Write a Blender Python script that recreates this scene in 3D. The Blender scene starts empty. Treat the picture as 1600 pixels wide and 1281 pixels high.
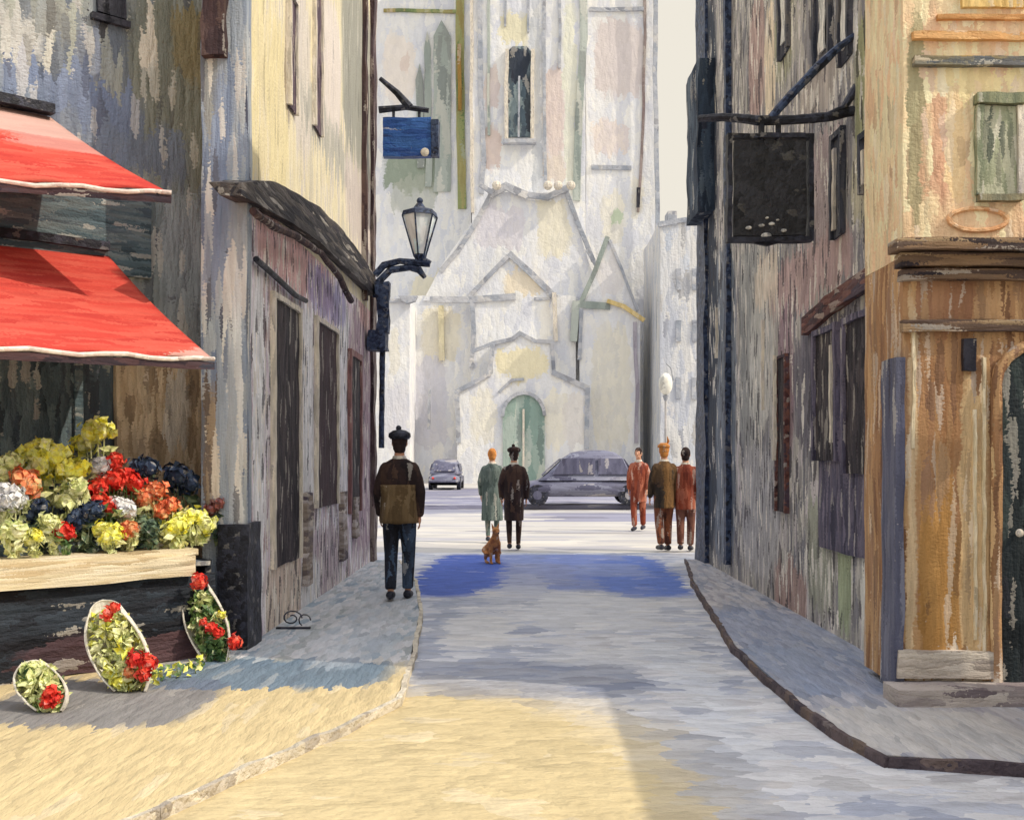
import bpy, bmesh, math, random
from mathutils import Vector, Matrix, noise
R = math.radians
random.seed(7)
scene = bpy.context.scene
COL = scene.collection

# ------------------------------------------------------------------ camera
CH = 1.5; F = 1600.0; VX = 815.0; VY = 715.0
cam_d = bpy.data.cameras.new('camera'); cam = bpy.data.objects.new('camera', cam_d); COL.objects.link(cam)
cam.location = (0, 0, CH); cam.rotation_euler = (R(90), 0, 0)
cam_d.sensor_width = 36; cam_d.lens = 36; cam_d.clip_end = 3000; cam_d.clip_start = 0.1
cam_d.shift_x = -(VX - 800) / 1600; cam_d.shift_y = (VY - 640.5) / 1600
scene.camera = cam

# ------------------------------------------------------------------ sky and sun
SUN_EL = R(42); SH = Vector((0.95, -0.29)).normalized()          # horizontal direction towards the sun
w = bpy.data.worlds.new("World"); scene.world = w; w.use_nodes = True
nt = w.node_tree; bg = nt.nodes['Background']
sk = nt.nodes.new('ShaderNodeTexSky'); sk.sky_type = 'NISHITA'; sk.sun_disc = False
sk.sun_elevation = SUN_EL; sk.sun_rotation = math.atan2(SH.x, SH.y)
sk.air_density = 1.2; sk.dust_density = 3.0; sk.ozone_density = 1.0
tc = nt.nodes.new('ShaderNodeTexCoord'); sx = nt.nodes.new('ShaderNodeSeparateXYZ'); nt.links.new(tc.outputs['Generated'], sx.inputs[0])
mr = nt.nodes.new('ShaderNodeMapRange'); mr.inputs['From Min'].default_value = .40; mr.inputs['From Max'].default_value = .62
mr.inputs['To Min'].default_value = .98; mr.inputs['To Max'].default_value = .0; nt.links.new(sx.outputs[2], mr.inputs['Value'])
mx = nt.nodes.new('ShaderNodeMix'); mx.data_type = 'RGBA'; nt.links.new(mr.outputs[0], mx.inputs[0])
nt.links.new(sk.outputs[0], mx.inputs[6]); mx.inputs[7].default_value = (4.1, 3.85, 3.35, 1)   # cream haze low down
veil = nt.nodes.new('ShaderNodeMix'); veil.data_type = 'RGBA'; veil.inputs[0].default_value = .55     # high thin cloud over the blue
nt.links.new(sk.outputs[0], veil.inputs[6]); veil.inputs[7].default_value = (8.6, 8.7, 9.0, 1); nt.links.new(veil.outputs[2], mx.inputs[6])
nt.links.new(mx.outputs[2], bg.inputs[0]); bg.inputs[1].default_value = 0.15
sd = bpy.data.lights.new('sun', 'SUN'); sd.energy = 2.0; sd.angle = R(0.6); sd.color = (1.0, 0.90, 0.74)
sun = bpy.data.objects.new('sun', sd); COL.objects.link(sun)
sv = Vector((SH.x * math.cos(SUN_EL), SH.y * math.cos(SUN_EL), math.sin(SUN_EL)))
sun.rotation_euler = sv.to_track_quat('Z', 'Y').to_euler(); sun.location = sv * 40
scene.view_settings.view_transform = 'Standard'; scene.view_settings.look = 'None'
scene.view_settings.exposure = 0.48; scene.view_settings.gamma = 1.0

# ------------------------------------------------------------------ helpers
def P(px, py, Y): return Vector(((px - VX) / F * Y, Y, CH + (VY - py) / F * Y))
def G(px, py, z=0.0):
    Y = (CH - z) * F / (py - VY); return Vector(((px - VX) / F * Y, Y, z))
def PX(X, px, py):
    Y = X * F / (px - VX); return Vector((X, Y, CH + (VY - py) / F * Y))
def c(r, g, b, k=1.0):
    f = lambda v: (v / 255 / 12.92 if v / 255 <= 0.04045 else ((v / 255 + 0.055) / 1.055) ** 2.4) * k
    return (f(r), f(g), f(b), 1)

def tag(o, label=None, cat=None, group=None, kind=None):
    if label: o['label'] = label
    if cat: o['category'] = cat
    if group: o['group'] = group
    if kind: o['kind'] = kind
    return o
def thing(name, loc, label, cat, group=None, rz=0):
    o = bpy.data.objects.new(name, None); COL.objects.link(o); o.location = loc; o.rotation_euler = (0, 0, rz)
    o.empty_display_size = 0.2
    return tag(o, label, cat, group)

def wobble(bm, L, amp, freq=1.0):
    bmesh.ops.triangulate(bm, faces=[f for f in bm.faces if len(f.verts) > 4])
    for _ in range(8):
        es = [e for e in bm.edges if e.calc_length() > L]
        if not es or len(bm.faces) > 60000: break
        bmesh.ops.subdivide_edges(bm, edges=es, cuts=1, use_grid_fill=True)
    for v in bm.verts:
        n = noise.noise_vector(v.co * freq) + 0.5 * noise.noise_vector(v.co * freq * 3.1)
        v.co += n * amp

class MB:
    def __init__(s): s.v = []; s.f = []
    def add(s, vs, fs):
        b = len(s.v); s.v += [Vector(p) for p in vs]; s.f += [tuple(i + b for i in f) for f in fs]; return s
    def box(s, x0, x1, y0, y1, z0, z1):
        return s.add([(x0,y0,z0),(x1,y0,z0),(x1,y1,z0),(x0,y1,z0),(x0,y0,z1),(x1,y0,z1),(x1,y1,z1),(x0,y1,z1)],
                     [(0,3,2,1),(4,5,6,7),(0,1,5,4),(1,2,6,5),(2,3,7,6),(3,0,4,7)])
    def obox(s, o, a, b, cc):           # corner + three edge vectors
        o, a, b, cc = map(Vector, (o, a, b, cc))
        return s.add([o, o+a, o+a+b, o+b, o+cc, o+a+cc, o+a+b+cc, o+b+cc],
                     [(0,3,2,1),(4,5,6,7),(0,1,5,4),(1,2,6,5),(2,3,7,6),(3,0,4,7)])
    def prism(s, pts, ext):
        n = len(pts); ext = Vector(ext); pts = [Vector(p) for p in pts]
        return s.add(pts + [p + ext for p in pts], [tuple(range(n))[::-1], tuple(range(n, 2*n))] +
                     [(i, (i+1) % n, n + (i+1) % n, n + i) for i in range(n)])
    def strip(s, pts, wdt, depth, Yd=None):      # flat strip following points on a frontal plane, extruded in +Y
        for a, b in zip(pts[:-1], pts[1:]):
            a, b = Vector(a), Vector(b); d = (b - a).normalized(); nn = Vector((-d.z, 0, d.x)) * wdt / 2
            e = d * wdt * 0.3
            s.prism([a - e - nn, b + e - nn, b + e + nn, a - e + nn], (0, depth, 0))
        return s
    def tube(s, pts, rs, n=10, cap=True, sph=False, sq=(1, 1)):
        pts = [Vector(p) for p in pts]
        if not isinstance(rs, (list, tuple)): rs = [rs] * len(pts)
        rings = []
        up = None
        P2 = list(pts); R2 = list(rs)
        if sph:                                   # rounded ends
            d0 = (pts[0] - pts[1]).normalized(); d1 = (pts[-1] - pts[-2]).normalized()
            P2 = [pts[0] + d0 * rs[0] * .95, pts[0] + d0 * rs[0] * .6] + pts + [pts[-1] + d1 * rs[-1] * .6, pts[-1] + d1 * rs[-1] * .95]
            R2 = [rs[0] * .3, rs[0] * .8] + list(rs) + [rs[-1] * .8, rs[-1] * .3]
        b = len(s.v); m = len(P2)
        for i, p in enumerate(P2):
            d = (P2[min(i+1, m-1)] - P2[max(i-1, 0)]).normalized()
            if up is None: up = Vector((0, 0, 1)) if abs(d.z) < .9 else Vector((0, 1, 0))
            x = d.cross(up)
            if x.length < 1e-4: x = d.cross(Vector((1, 0, 0)))
            x.normalize(); y = x.cross(d).normalized(); up = y
            for k in range(n):
                a = 2 * math.pi * k / n
                s.v.append(p + (x * math.cos(a) * sq[0] + y * math.sin(a) * sq[1]) * R2[i])
        for i in range(m - 1):
            for k in range(n):
                s.f.append((b + i*n + k, b + i*n + (k+1) % n, b + (i+1)*n + (k+1) % n, b + (i+1)*n + k))
        if cap: s.f.append(tuple(b + k for k in range(n))[::-1]); s.f.append(tuple(b + (m-1)*n + k for k in range(n)))
        return s
    def loft(s, secs, n=18, cap=True):            # secs: (centre, rx, ry) horizontal ellipses
        b = len(s.v)
        for (cc, rx, ry) in secs:
            cc = Vector(cc)
            for k in range(n):
                a = 2 * math.pi * k / n
                s.v.append(cc + Vector((math.cos(a) * rx, math.sin(a) * ry, 0)))
        for i in range(len(secs) - 1):
            for k in range(n):
                s.f.append((b + i*n + k, b + i*n + (k+1) % n, b + (i+1)*n + (k+1) % n, b + (i+1)*n + k))
        if cap: s.f.append(tuple(b + k for k in range(n))[::-1]); s.f.append(tuple(b + (len(secs)-1)*n + k for k in range(n)))
        return s
    def ball(s, cc, r, n=12, m=8, rot=None):
        cc = Vector(cc); r = Vector(r) if not isinstance(r, (int, float)) else Vector((r, r, r))
        b = len(s.v)
        for i in range(m + 1):
            t = math.pi * (0.02 + 0.96 * i / m)
            for k in range(n):
                a = 2 * math.pi * k / n
                q = Vector((math.sin(t)*math.cos(a)*r.x, math.sin(t)*math.sin(a)*r.y, -math.cos(t)*r.z))
                if rot: q = rot @ q
                s.v.append(cc + q)
        for i in range(m):
            for k in range(n):
                s.f.append((b + i*n + k, b + i*n + (k+1) % n, b + (i+1)*n + (k+1) % n, b + (i+1)*n + k))
        s.f.append(tuple(b + k for k in range(n))[::-1]); s.f.append(tuple(b + m*n + k for k in range(n)))
        return s
    def petal(s, p, size, nrm=None, asp=1.5):     # a small cupped leaf / petal, two triangles folded
        nrm = (nrm or Vector((random.gauss(0,1), random.gauss(0,1), random.gauss(0,1)))).normalized()
        t = nrm.orthogonal().normalized(); t = Matrix.Rotation(random.uniform(0, 6.28), 3, nrm) @ t
        u = nrm.cross(t); a = size * asp / 2; b = size / 2
        vs = [p - t*a, p - u*b + nrm*b*.35, p + t*a, p + u*b + nrm*b*.35, p - nrm*b*.1]
        return s.add(vs, [(0,1,4), (1,2,4), (2,3,4), (3,0,4)])
    def build(s, name, mat, parent=None, wob=None, smooth=False, remesh=None, bevel=None, fuzzy=0):
        me = bpy.data.meshes.new(name); me.from_pydata(s.v, [], s.f); me.update()
        bm = bmesh.new(); bm.from_mesh(me)
        if not fuzzy: bmesh.ops.recalc_face_normals(bm, faces=bm.faces)
        if bevel: bmesh.ops.bevel(bm, geom=[e for e in bm.edges if e.is_manifold and e.calc_face_angle(0) > .5], offset=bevel, segments=2, affect='EDGES')
        if wob: wobble(bm, *wob)
        if parent is not None:
            mw = Matrix.Translation(parent_world(parent)).inverted()
            bm.transform(mw)
        bm.to_mesh(me); bm.free()
        o = bpy.data.objects.new(name, me); COL.objects.link(o)
        if remesh:
            md = o.modifiers.new('r', 'REMESH'); md.mode = 'VOXEL'; md.voxel_size = remesh
            m2 = o.modifiers.new('s', 'SMOOTH'); m2.factor = .5; m2.iterations = 4
            dg = bpy.context.evaluated_depsgraph_get(); dg.update()
            me2 = bpy.data.meshes.new_from_object(o.evaluated_get(dg)); o.modifiers.clear(); o.data = me2; me = me2; me.name = name
            smooth = True
        me.materials.clear(); me.materials.append(mat)
        if smooth: me.polygons.foreach_set('use_smooth', [True] * len(me.polygons))
        if parent is not None: o.parent = parent
        return o
def parent_world(p):
    l = Vector(p.location)
    while p.parent: p = p.parent; l = l + Vector(p.location)
    return l

# ------------------------------------------------------------------ painterly procedural materials (world position in metres)
def paint(name, cols, s=0.05, d='v', blobs=(), rough=0.75, bump=0.6, var=0.25, stretch=5.0, warp=None, metal=0.0, spec=0.25, fleck=.3, soft=.25, gain=1.0, sat=1.0):
    """cols: palette; s: stroke width in metres; d: stroke direction; blobs: (centre, radii, colour, strength)"""
    m = bpy.data.materials.new(name); m.use_nodes = True; t = m.node_tree; N = t.nodes; Lk = t.links
    b = N['Principled BSDF']; b.inputs['Roughness'].default_value = rough; b.inputs['Metallic'].default_value = metal
    b.inputs['Specular IOR Level'].default_value = spec
    G_ = lambda cc: tuple(min(.86, v * gain) for v in cc[:3]) + (1,)
    cols = [G_(x) for x in cols]; blobs = [(x[0], x[1], G_(x[2]), x[3]) for x in blobs]
    geo = N.new('ShaderNodeNewGeometry')
    f = 1.0 / s
    sc = {'v': (f, f, f / stretch), 'h': (f / stretch, f / stretch, f), 'x': (f / stretch, f, f), 'y': (f, f / stretch, f), 'n': (f / 1.4, f / 1.4, f / 1.4)}[d]
    def vm(op, a, b2=None):
        n = N.new('ShaderNodeVectorMath'); n.operation = op
        for i, v in enumerate((a, b2)):
            if v is None: continue
            if isinstance(v, tuple): n.inputs[i].default_value = v
            else: Lk.new(v, n.inputs[i])
        return n.outputs['Value'] if op == 'LENGTH' else n.outputs[0]
    def mt(op, a, b2, cl=False):
        n = N.new('ShaderNodeMath'); n.operation = op; n.use_clamp = cl
        for i, v in enumerate((a, b2)):
            if isinstance(v, (int, float)): n.inputs[i].default_value = v
            else: Lk.new(v, n.inputs[i])
        return n.outputs[0]
    def nz(vec, scale, detail, rg=.55):
        n = N.new('ShaderNodeTexNoise'); n.inputs['Scale'].default_value = scale; n.inputs['Detail'].default_value = detail
        n.inputs['Roughness'].default_value = rg; Lk.new(vec, n.inputs['Vector']); return n
    def mix(fa, ca, cb):
        n = N.new('ShaderNodeMix'); n.data_type = 'RGBA'
        for i, v in ((0, fa), (6, ca), (7, cb)):
            if hasattr(v, 'links') or hasattr(v, 'is_linked'): Lk.new(v, n.inputs[i])
            else: n.inputs[i].default_value = v
        return n.outputs[2]
    q = vm('MULTIPLY', geo.outputs['Position'], sc)
    wn = nz(q, .55, 3)
    wv = vm('MULTIPLY', vm('SUBTRACT', wn.outputs[1], (.5, .5, .5)), (1.6, 1.6, 1.6))
    fine = {'v': (1.2, 1.2, stretch * 2.6), 'h': (stretch * 1.5, stretch * 1.5, 1.6), 'x': (2, 1.5, 1.5), 'y': (1.5, 2, 1.5), 'n': (2, 2, 3)}[d]
    wf = nz(vm('MULTIPLY', q, fine), 1.0, 2)
    qw = vm('ADD', vm('ADD', q, wv), vm('MULTIPLY', vm('SUBTRACT', wf.outputs[1], (.5, .5, .5)), (.95, .95, .6)))   # ragged dry brush edges
    vo = N.new('ShaderNodeTexVoronoi'); vo.feature = 'F1'; vo.inputs['Scale'].default_value = 1.0; Lk.new(qw, vo.inputs['Vector'])
    sp = N.new('ShaderNodeSeparateColor'); Lk.new(vo.outputs['Color'], sp.inputs[0])
    cell = N.new('ShaderNodeMix'); cell.data_type = 'VECTOR'; cell.inputs[0].default_value = soft
    Lk.new(vo.outputs['Position'], cell.inputs[4]); Lk.new(qw, cell.inputs[5]); cellv = cell.outputs[1]
    n1 = nz(cellv, .22, 3)
    fac = mt('ADD', n1.outputs[0], mt('MULTIPLY', mt('SUBTRACT', sp.outputs[0], .5), .30))
    rp = N.new('ShaderNodeValToRGB'); el = rp.color_ramp
    k = len(cols); lo, hi = .30, .70
    while len(el.elements) < k: el.elements.new(.5)
    for i, cc in enumerate(cols):
        el.elements[i].position = (lo + (hi - lo) * i / max(1, k - 1)); el.elements[i].color = cc
    Lk.new(fac, rp.inputs[0]); cur = rp.outputs[0]
    if blobs:
        pw = vm('MULTIPLY', vm('SUBTRACT', cellv, vm('MULTIPLY', wv, (.5, .5, .5))), tuple(1 / v for v in sc))
        for bl in blobs:
            cc, rr, col, st = bl[:4]
            d_ = vm('ABSOLUTE', vm('DIVIDE', vm('SUBTRACT', pw, tuple(cc)), tuple(max(1e-3, abs(v)) for v in rr)))
            p2 = vm('MULTIPLY', d_, d_)
            ln = vm('LENGTH', p2)                       # rounded rectangle
            mr = N.new('ShaderNodeMapRange'); mr.inputs['From Min'].default_value = 1.14; mr.inputs['From Max'].default_value = .88
            mr.inputs['To Min'].default_value = 0; mr.inputs['To Max'].default_value = min(1, st * 1.1)
            Lk.new(ln, mr.inputs['Value']); cur = mix(mr.outputs[0], cur, col)
    if fleck:
        g1 = mt('MULTIPLY', mt('GREATER_THAN', sp.outputs[1], .95 - fleck * .10), fleck); cur = mix(g1, cur, c(236,228,214))
        g2 = mt('MULTIPLY', mt('LESS_THAN', sp.outputs[1], .02 + fleck * .13), fleck); cur = mix(g2, cur, c(56,50,62))
    n2 = nz(q, 1.2, 3)
    vr = N.new('ShaderNodeMapRange'); vr.inputs['From Min'].default_value = .3; vr.inputs['From Max'].default_value = .7
    vr.inputs['To Min'].default_value = 1 - var * .6; vr.inputs['To Max'].default_value = 1 + var * .5
    Lk.new(n2.outputs[0], vr.inputs['Value'])
    v2 = mt('MULTIPLY', vr.outputs[0], mt('ADD', 1 - var * .5, mt('MULTIPLY', sp.outputs[2], var)))
    hs = N.new('ShaderNodeHueSaturation'); hs.inputs['Saturation'].default_value = sat; Lk.new(v2, hs.inputs['Value']); Lk.new(cur, hs.inputs['Color'])
    Lk.new(hs.outputs[0], b.inputs['Base Color'])
    if bump:
        n4 = nz(q, 1.7, 4, .65)
        hgt = mt('SUBTRACT', n4.outputs[0], mt('MULTIPLY', vo.outputs['Distance'], .7))
        bp = N.new('ShaderNodeBump'); bp.inputs['Strength'].default_value = bump; bp.inputs['Distance'].default_value = s * .45
        Lk.new(hgt, bp.inputs['Height']); Lk.new(bp.outputs[0], b.inputs['Normal'])
    return m
def bF(Y, x0, x1, y0, y1, col, st=.9):           # blob on a frontal wall at depth Y given by its picture extent
    cc = P((x0+x1)/2, (y0+y1)/2, Y); k = Y / F
    return (cc, ((x1-x0)/2*k, 50, (y1-y0)/2*k), col, st)
def bX(X, x0, x1, y0, y1, col, st=.9):           # blob on a wall along the street
    a = PX(X, x0, (y0+y1)/2); b2 = PX(X, x1, (y0+y1)/2); k = ((a.y+b2.y)/2) / F
    return ((X, (a.y+b2.y)/2, CH + (VY-(y0+y1)/2)*k), (50, (a.y-b2.y)/2, (y1-y0)/2*k), col, st)
def bG(x0, x1, y0, y1, col, st=.9):
    a = G(x0, y0); Ym = (G(0, y0).y + G(0, y1).y)/2; k = Ym / F
    return ((((x0+x1)/2-VX)*k, Ym, 0), ((x1-x0)/2*k, abs(G(0,y0).y-G(0,y1).y)/2, 50), col, st)

exec_parts = True
# ------------------------------------------------------------------ ground, road, pavements
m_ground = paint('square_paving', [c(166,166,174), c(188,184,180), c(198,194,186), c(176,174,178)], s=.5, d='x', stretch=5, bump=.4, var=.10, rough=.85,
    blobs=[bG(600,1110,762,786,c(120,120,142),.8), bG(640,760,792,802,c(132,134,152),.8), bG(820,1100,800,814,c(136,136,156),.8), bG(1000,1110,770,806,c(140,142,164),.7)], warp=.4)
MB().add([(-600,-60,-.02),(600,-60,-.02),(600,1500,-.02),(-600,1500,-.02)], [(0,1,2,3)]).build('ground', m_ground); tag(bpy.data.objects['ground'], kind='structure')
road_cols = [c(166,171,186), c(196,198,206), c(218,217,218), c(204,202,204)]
sunlit_sand = c(204,186,144)
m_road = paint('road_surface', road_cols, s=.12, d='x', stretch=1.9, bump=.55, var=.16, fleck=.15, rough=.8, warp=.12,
    blobs=[((-4.1, 2.9, 0), (5.0, 4.2, 50), sunlit_sand, .95),  # sunlit patch painted in: sandy paving colour trimmed near the shadow edge
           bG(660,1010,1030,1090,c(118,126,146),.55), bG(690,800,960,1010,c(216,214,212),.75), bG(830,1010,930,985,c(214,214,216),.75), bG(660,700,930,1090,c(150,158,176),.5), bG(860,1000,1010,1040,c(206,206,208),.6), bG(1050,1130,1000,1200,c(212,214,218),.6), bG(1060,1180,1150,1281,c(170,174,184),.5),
           bG(668,1050,866,922,c(122,138,190),.8), bG(664,760,866,932,c(80,106,186),.9), bG(710,786,872,918,c(80,106,186),.9), bG(850,960,866,905,c(128,144,200),.7), bG(930,1050,876,932,c(100,126,196),.8), bG(990,1046,868,930,c(100,126,196),.7), bG(786,850,896,936,c(192,194,204),.8), bG(900,1010,880,900,c(150,160,196),.6), bG(780,900,880,915,c(150,156,186),.6)])  # blue blobs paint the shadow band across the far road into its colour
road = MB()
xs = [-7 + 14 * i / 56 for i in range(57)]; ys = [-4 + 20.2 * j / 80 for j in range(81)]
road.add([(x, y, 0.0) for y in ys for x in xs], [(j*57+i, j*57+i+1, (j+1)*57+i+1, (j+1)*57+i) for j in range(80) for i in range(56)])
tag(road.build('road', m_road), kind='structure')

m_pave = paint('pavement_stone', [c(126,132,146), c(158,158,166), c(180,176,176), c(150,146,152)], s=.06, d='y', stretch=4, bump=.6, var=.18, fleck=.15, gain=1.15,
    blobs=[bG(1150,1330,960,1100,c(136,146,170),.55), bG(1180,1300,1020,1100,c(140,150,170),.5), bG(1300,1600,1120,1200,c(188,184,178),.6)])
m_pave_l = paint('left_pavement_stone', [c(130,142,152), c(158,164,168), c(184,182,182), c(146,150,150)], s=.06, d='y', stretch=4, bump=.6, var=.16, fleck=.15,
    gain=1.25, blobs=[((-2.2, 3.3, 0), (2.9, 3.9, 50), c(190,172,132), .93), bG(230,610,1040,1086,c(92,112,130),.85), bG(0,330,1070,1150,c(92,100,116),.7), bG(560,650,900,1050,c(176,178,182),.4)])  # sunlit sandy patch and a blue-grey shadow band painted into the stone
m_kerb = paint('kerb_stone', [c(70,62,70), c(96,84,86), c(120,102,88)], s=.09, fleck=.1, d='n', bump=.9, var=.3)
m_kerb_l = paint('pale_kerb_stone', [c(170,160,148), c(206,196,176), c(220,210,190)], s=.08, fleck=0, d='n', bump=.9, var=.25)
kr = [Vector((2.36,14.6,0)), Vector((2.02,12.0,0)), G(1112,960), G(1150,1020), G(1205,1072), G(1262,1120), G(1325,1165), G(1385,1196), G(1600,1212), Vector((6.5,4.7,0))]
pv = MB(); pts = [(p.x, p.y, .0) for p in kr] + [(6.5, 14.6, 0)]
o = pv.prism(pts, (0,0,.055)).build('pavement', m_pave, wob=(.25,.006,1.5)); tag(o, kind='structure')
def kerb(pl, wd, z0, z1, mat, name, side=-1):
    k = MB()
    for a, b2 in zip(pl[:-1], pl[1:]):
        d = (b2 - a); d.z = 0; d.normalize(); n = Vector((d.y, -d.x, 0)) * wd * side
        k.prism([a + Vector((0,0,z0)), b2 + d*.02 + Vector((0,0,z0)), b2 + d*.02 + n + Vector((0,0,z0)), a + n + Vector((0,0,z0))], (0,0,z1 - z0))
    return tag(k.build(name, mat, wob=(.10,.016,3.0)), kind='structure')
kerb(kr, .032, -.01, .058, m_kerb, 'kerb', -1 if False else 1)
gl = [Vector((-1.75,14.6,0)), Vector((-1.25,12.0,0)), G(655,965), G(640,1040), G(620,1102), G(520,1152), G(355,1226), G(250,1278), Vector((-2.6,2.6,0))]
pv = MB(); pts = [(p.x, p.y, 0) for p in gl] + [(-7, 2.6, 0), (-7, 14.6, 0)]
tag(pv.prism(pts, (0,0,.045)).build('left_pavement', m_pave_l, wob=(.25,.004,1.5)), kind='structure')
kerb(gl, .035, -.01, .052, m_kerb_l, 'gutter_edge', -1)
# island band in the square
m_band = paint('square_kerb_stone', [c(120,120,142), c(142,142,162), c(180,178,180)], s=.3, d='x', bump=.5)
tag(MB().box(-3.4, 5.4, 30.2, 36.5, -.02, .10).build('traffic_island', m_band, wob=(.8,.05,.4)), kind='structure')

# ------------------------------------------------------------------ shared materials
navy = paint('navy_metal', fleck=.12, cols= [c(24,30,48), c(40,52,80), c(70,84,112), c(30,34,46)], s=.03, d='n', bump=.5, rough=.5)
ink = paint('black_iron', fleck=.12, cols= [c(22,22,28), c(40,42,52), c(62,64,78)], s=.03, d='n', bump=.5, rough=.5)
glassd = paint('dark_pane', [c(26,26,34), c(44,44,54), c(66,66,74)], s=.05, bump=.3, rough=.25)
trimw = paint('cream_trim', [c(190,182,170), c(226,216,196), c(204,196,190)], s=.03, bump=.6)
greyp = paint('grey_pilaster', [c(104,112,124), c(140,146,152), c(168,166,160), c(120,118,122)], s=.04, stretch=9, bump=.7, var=.2)
brownd = paint('dark_brown_wood', [c(48,36,40), c(74,56,56), c(100,80,72)], s=.04, bump=.6)

# ------------------------------------------------------------------ flower shop on the left (oblique front)
D = Vector((.75,.66,0)).normalized(); NN = Vector((D.y, -D.x, 0)); Z = Vector((0,0,1))
F0 = Vector((-3.29, 8.1, 0))                      # a point of the shop front
def fr(u, n, z): return F0 + D*u + NN*n + Z*z
def fp(px, py, n=0):                              # point of the plane parallel to the shop front at offset n
    q = (px - VX) / F; base = F0 + NN*n
    u = (q*base.y - base.x) / (D.x - q*D.y); p = base + D*u
    return Vector((p.x, p.y, CH + (VY - py)/F*p.y)), u
def bS(x0, x1, y0, y1, col, st=.9):
    a, ua = fp(x0, y0); b2, ub = fp(x1, y1); cc, _ = fp((x0+x1)/2, (y0+y1)/2); k = cc.y/F
    return (cc, (abs(b2.x-a.x)/2, 50, (y1-y0)/2*k), col, st)
shop = thing('flower_shop', fr(-1, 0, 0), 'weathered blue grey shop house behind the two red awnings', 'building')
m_shop = paint('shop_plaster', gain=1.4, sat=.85, fleck=.4, cols= [c(92,100,112), c(126,130,130), c(140,142,132), c(112,118,122)], s=.055, bump=.8, var=.2, stretch=5, warp=.2,
    blobs=[bS(200,370,0,300,c(112,114,102),.75), bS(270,345,20,130,c(126,114,80),.8), bS(0,60,20,90,c(178,176,170),.7), bS(0,230,110,180,c(94,108,138),.8),
           bS(120,160,40,110,c(96,104,124),.7), bS(225,245,10,110,c(206,194,176),.7), bS(140,180,10,28,c(44,44,54),.8), bS(60,100,85,110,c(62,72,92),.7), bS(20,300,180,270,c(92,104,128),.65),
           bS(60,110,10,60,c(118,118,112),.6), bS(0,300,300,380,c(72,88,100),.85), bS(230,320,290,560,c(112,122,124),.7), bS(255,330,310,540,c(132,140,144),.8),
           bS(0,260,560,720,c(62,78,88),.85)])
MB().obox(fr(-5.5,0,0), D*6.86, -NN*4.0, Z*7.4).build('wall', m_shop, shop, wob=(.3,.012,1.2))
m_teal = paint('shop_front_teal', [c(64,80,88), c(88,106,114), c(112,124,126), c(74,88,98)], s=.035, bump=.8, d='h')
MB().obox(fr(-5.5,0,2.95), D*5.85, NN*.05, Z*.62).build('fascia', m_teal, shop, wob=(.25,.01,1.5))
# shop window under the lower awning
m_win = paint('shop_interior_dark', [c(58,70,78), c(82,98,106), c(110,126,130), c(66,78,88)], s=.05, bump=.7, var=.3, stretch=4)
sw = MB().obox(fr(-5.2,0,.6), D*5.0, NN*.03, Z*1.9).build('shop_window', m_win, shop, wob=(.2,.006,2))
fb = MB()
for u in (-5.2,-3.9,-2.6,-1.35,-.25): fb.obox(fr(u,.0,.6), D*.06, NN*.06, Z*1.9)
fb.obox(fr(-5.2,.0,.55), D*5.01, NN*.065, Z*.07); fb.obox(fr(-5.2,.0,2.46), D*5.01, NN*.065, Z*.07)
fb.build('window_frame', m_teal, sw, wob=(.2,.006,2))
m_och = paint('ochre_panel', sat=.75, gain=1.6, cols= [c(120,98,66), c(150,124,84), c(176,154,116), c(134,112,84)], s=.04, bump=.8, var=.2,
    blobs=[bS(262,300,590,700,c(168,164,152),.6)])
MB().obox(fr(.06,0,.25), D*.95, NN*.07, Z*2.0).build('side_panel', m_och, shop, wob=(.15,.012,2))
MB().obox(fr(-5.5,0,0), D*6.5, NN*.1, Z*.5).build('plinth', paint('shop_plinth', [c(30,32,40), c(50,54,62), c(74,66,70)], s=.05, d='h'), shop, wob=(.25,.008,2))
# upper window with sill
uw = MB().obox(fp(150,0,0)[0] + Z*-.1, D*.22, NN*.04, Z*1.2).build('window', glassd, shop, wob=(.15,.01,2))
MB().obox(fp(150,0,0)[0] + Z*-.17 - D*.05, D*.30, NN*.06, Z*.05).build('sill', glassd, uw, wob=(.1,.01,3))

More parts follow.
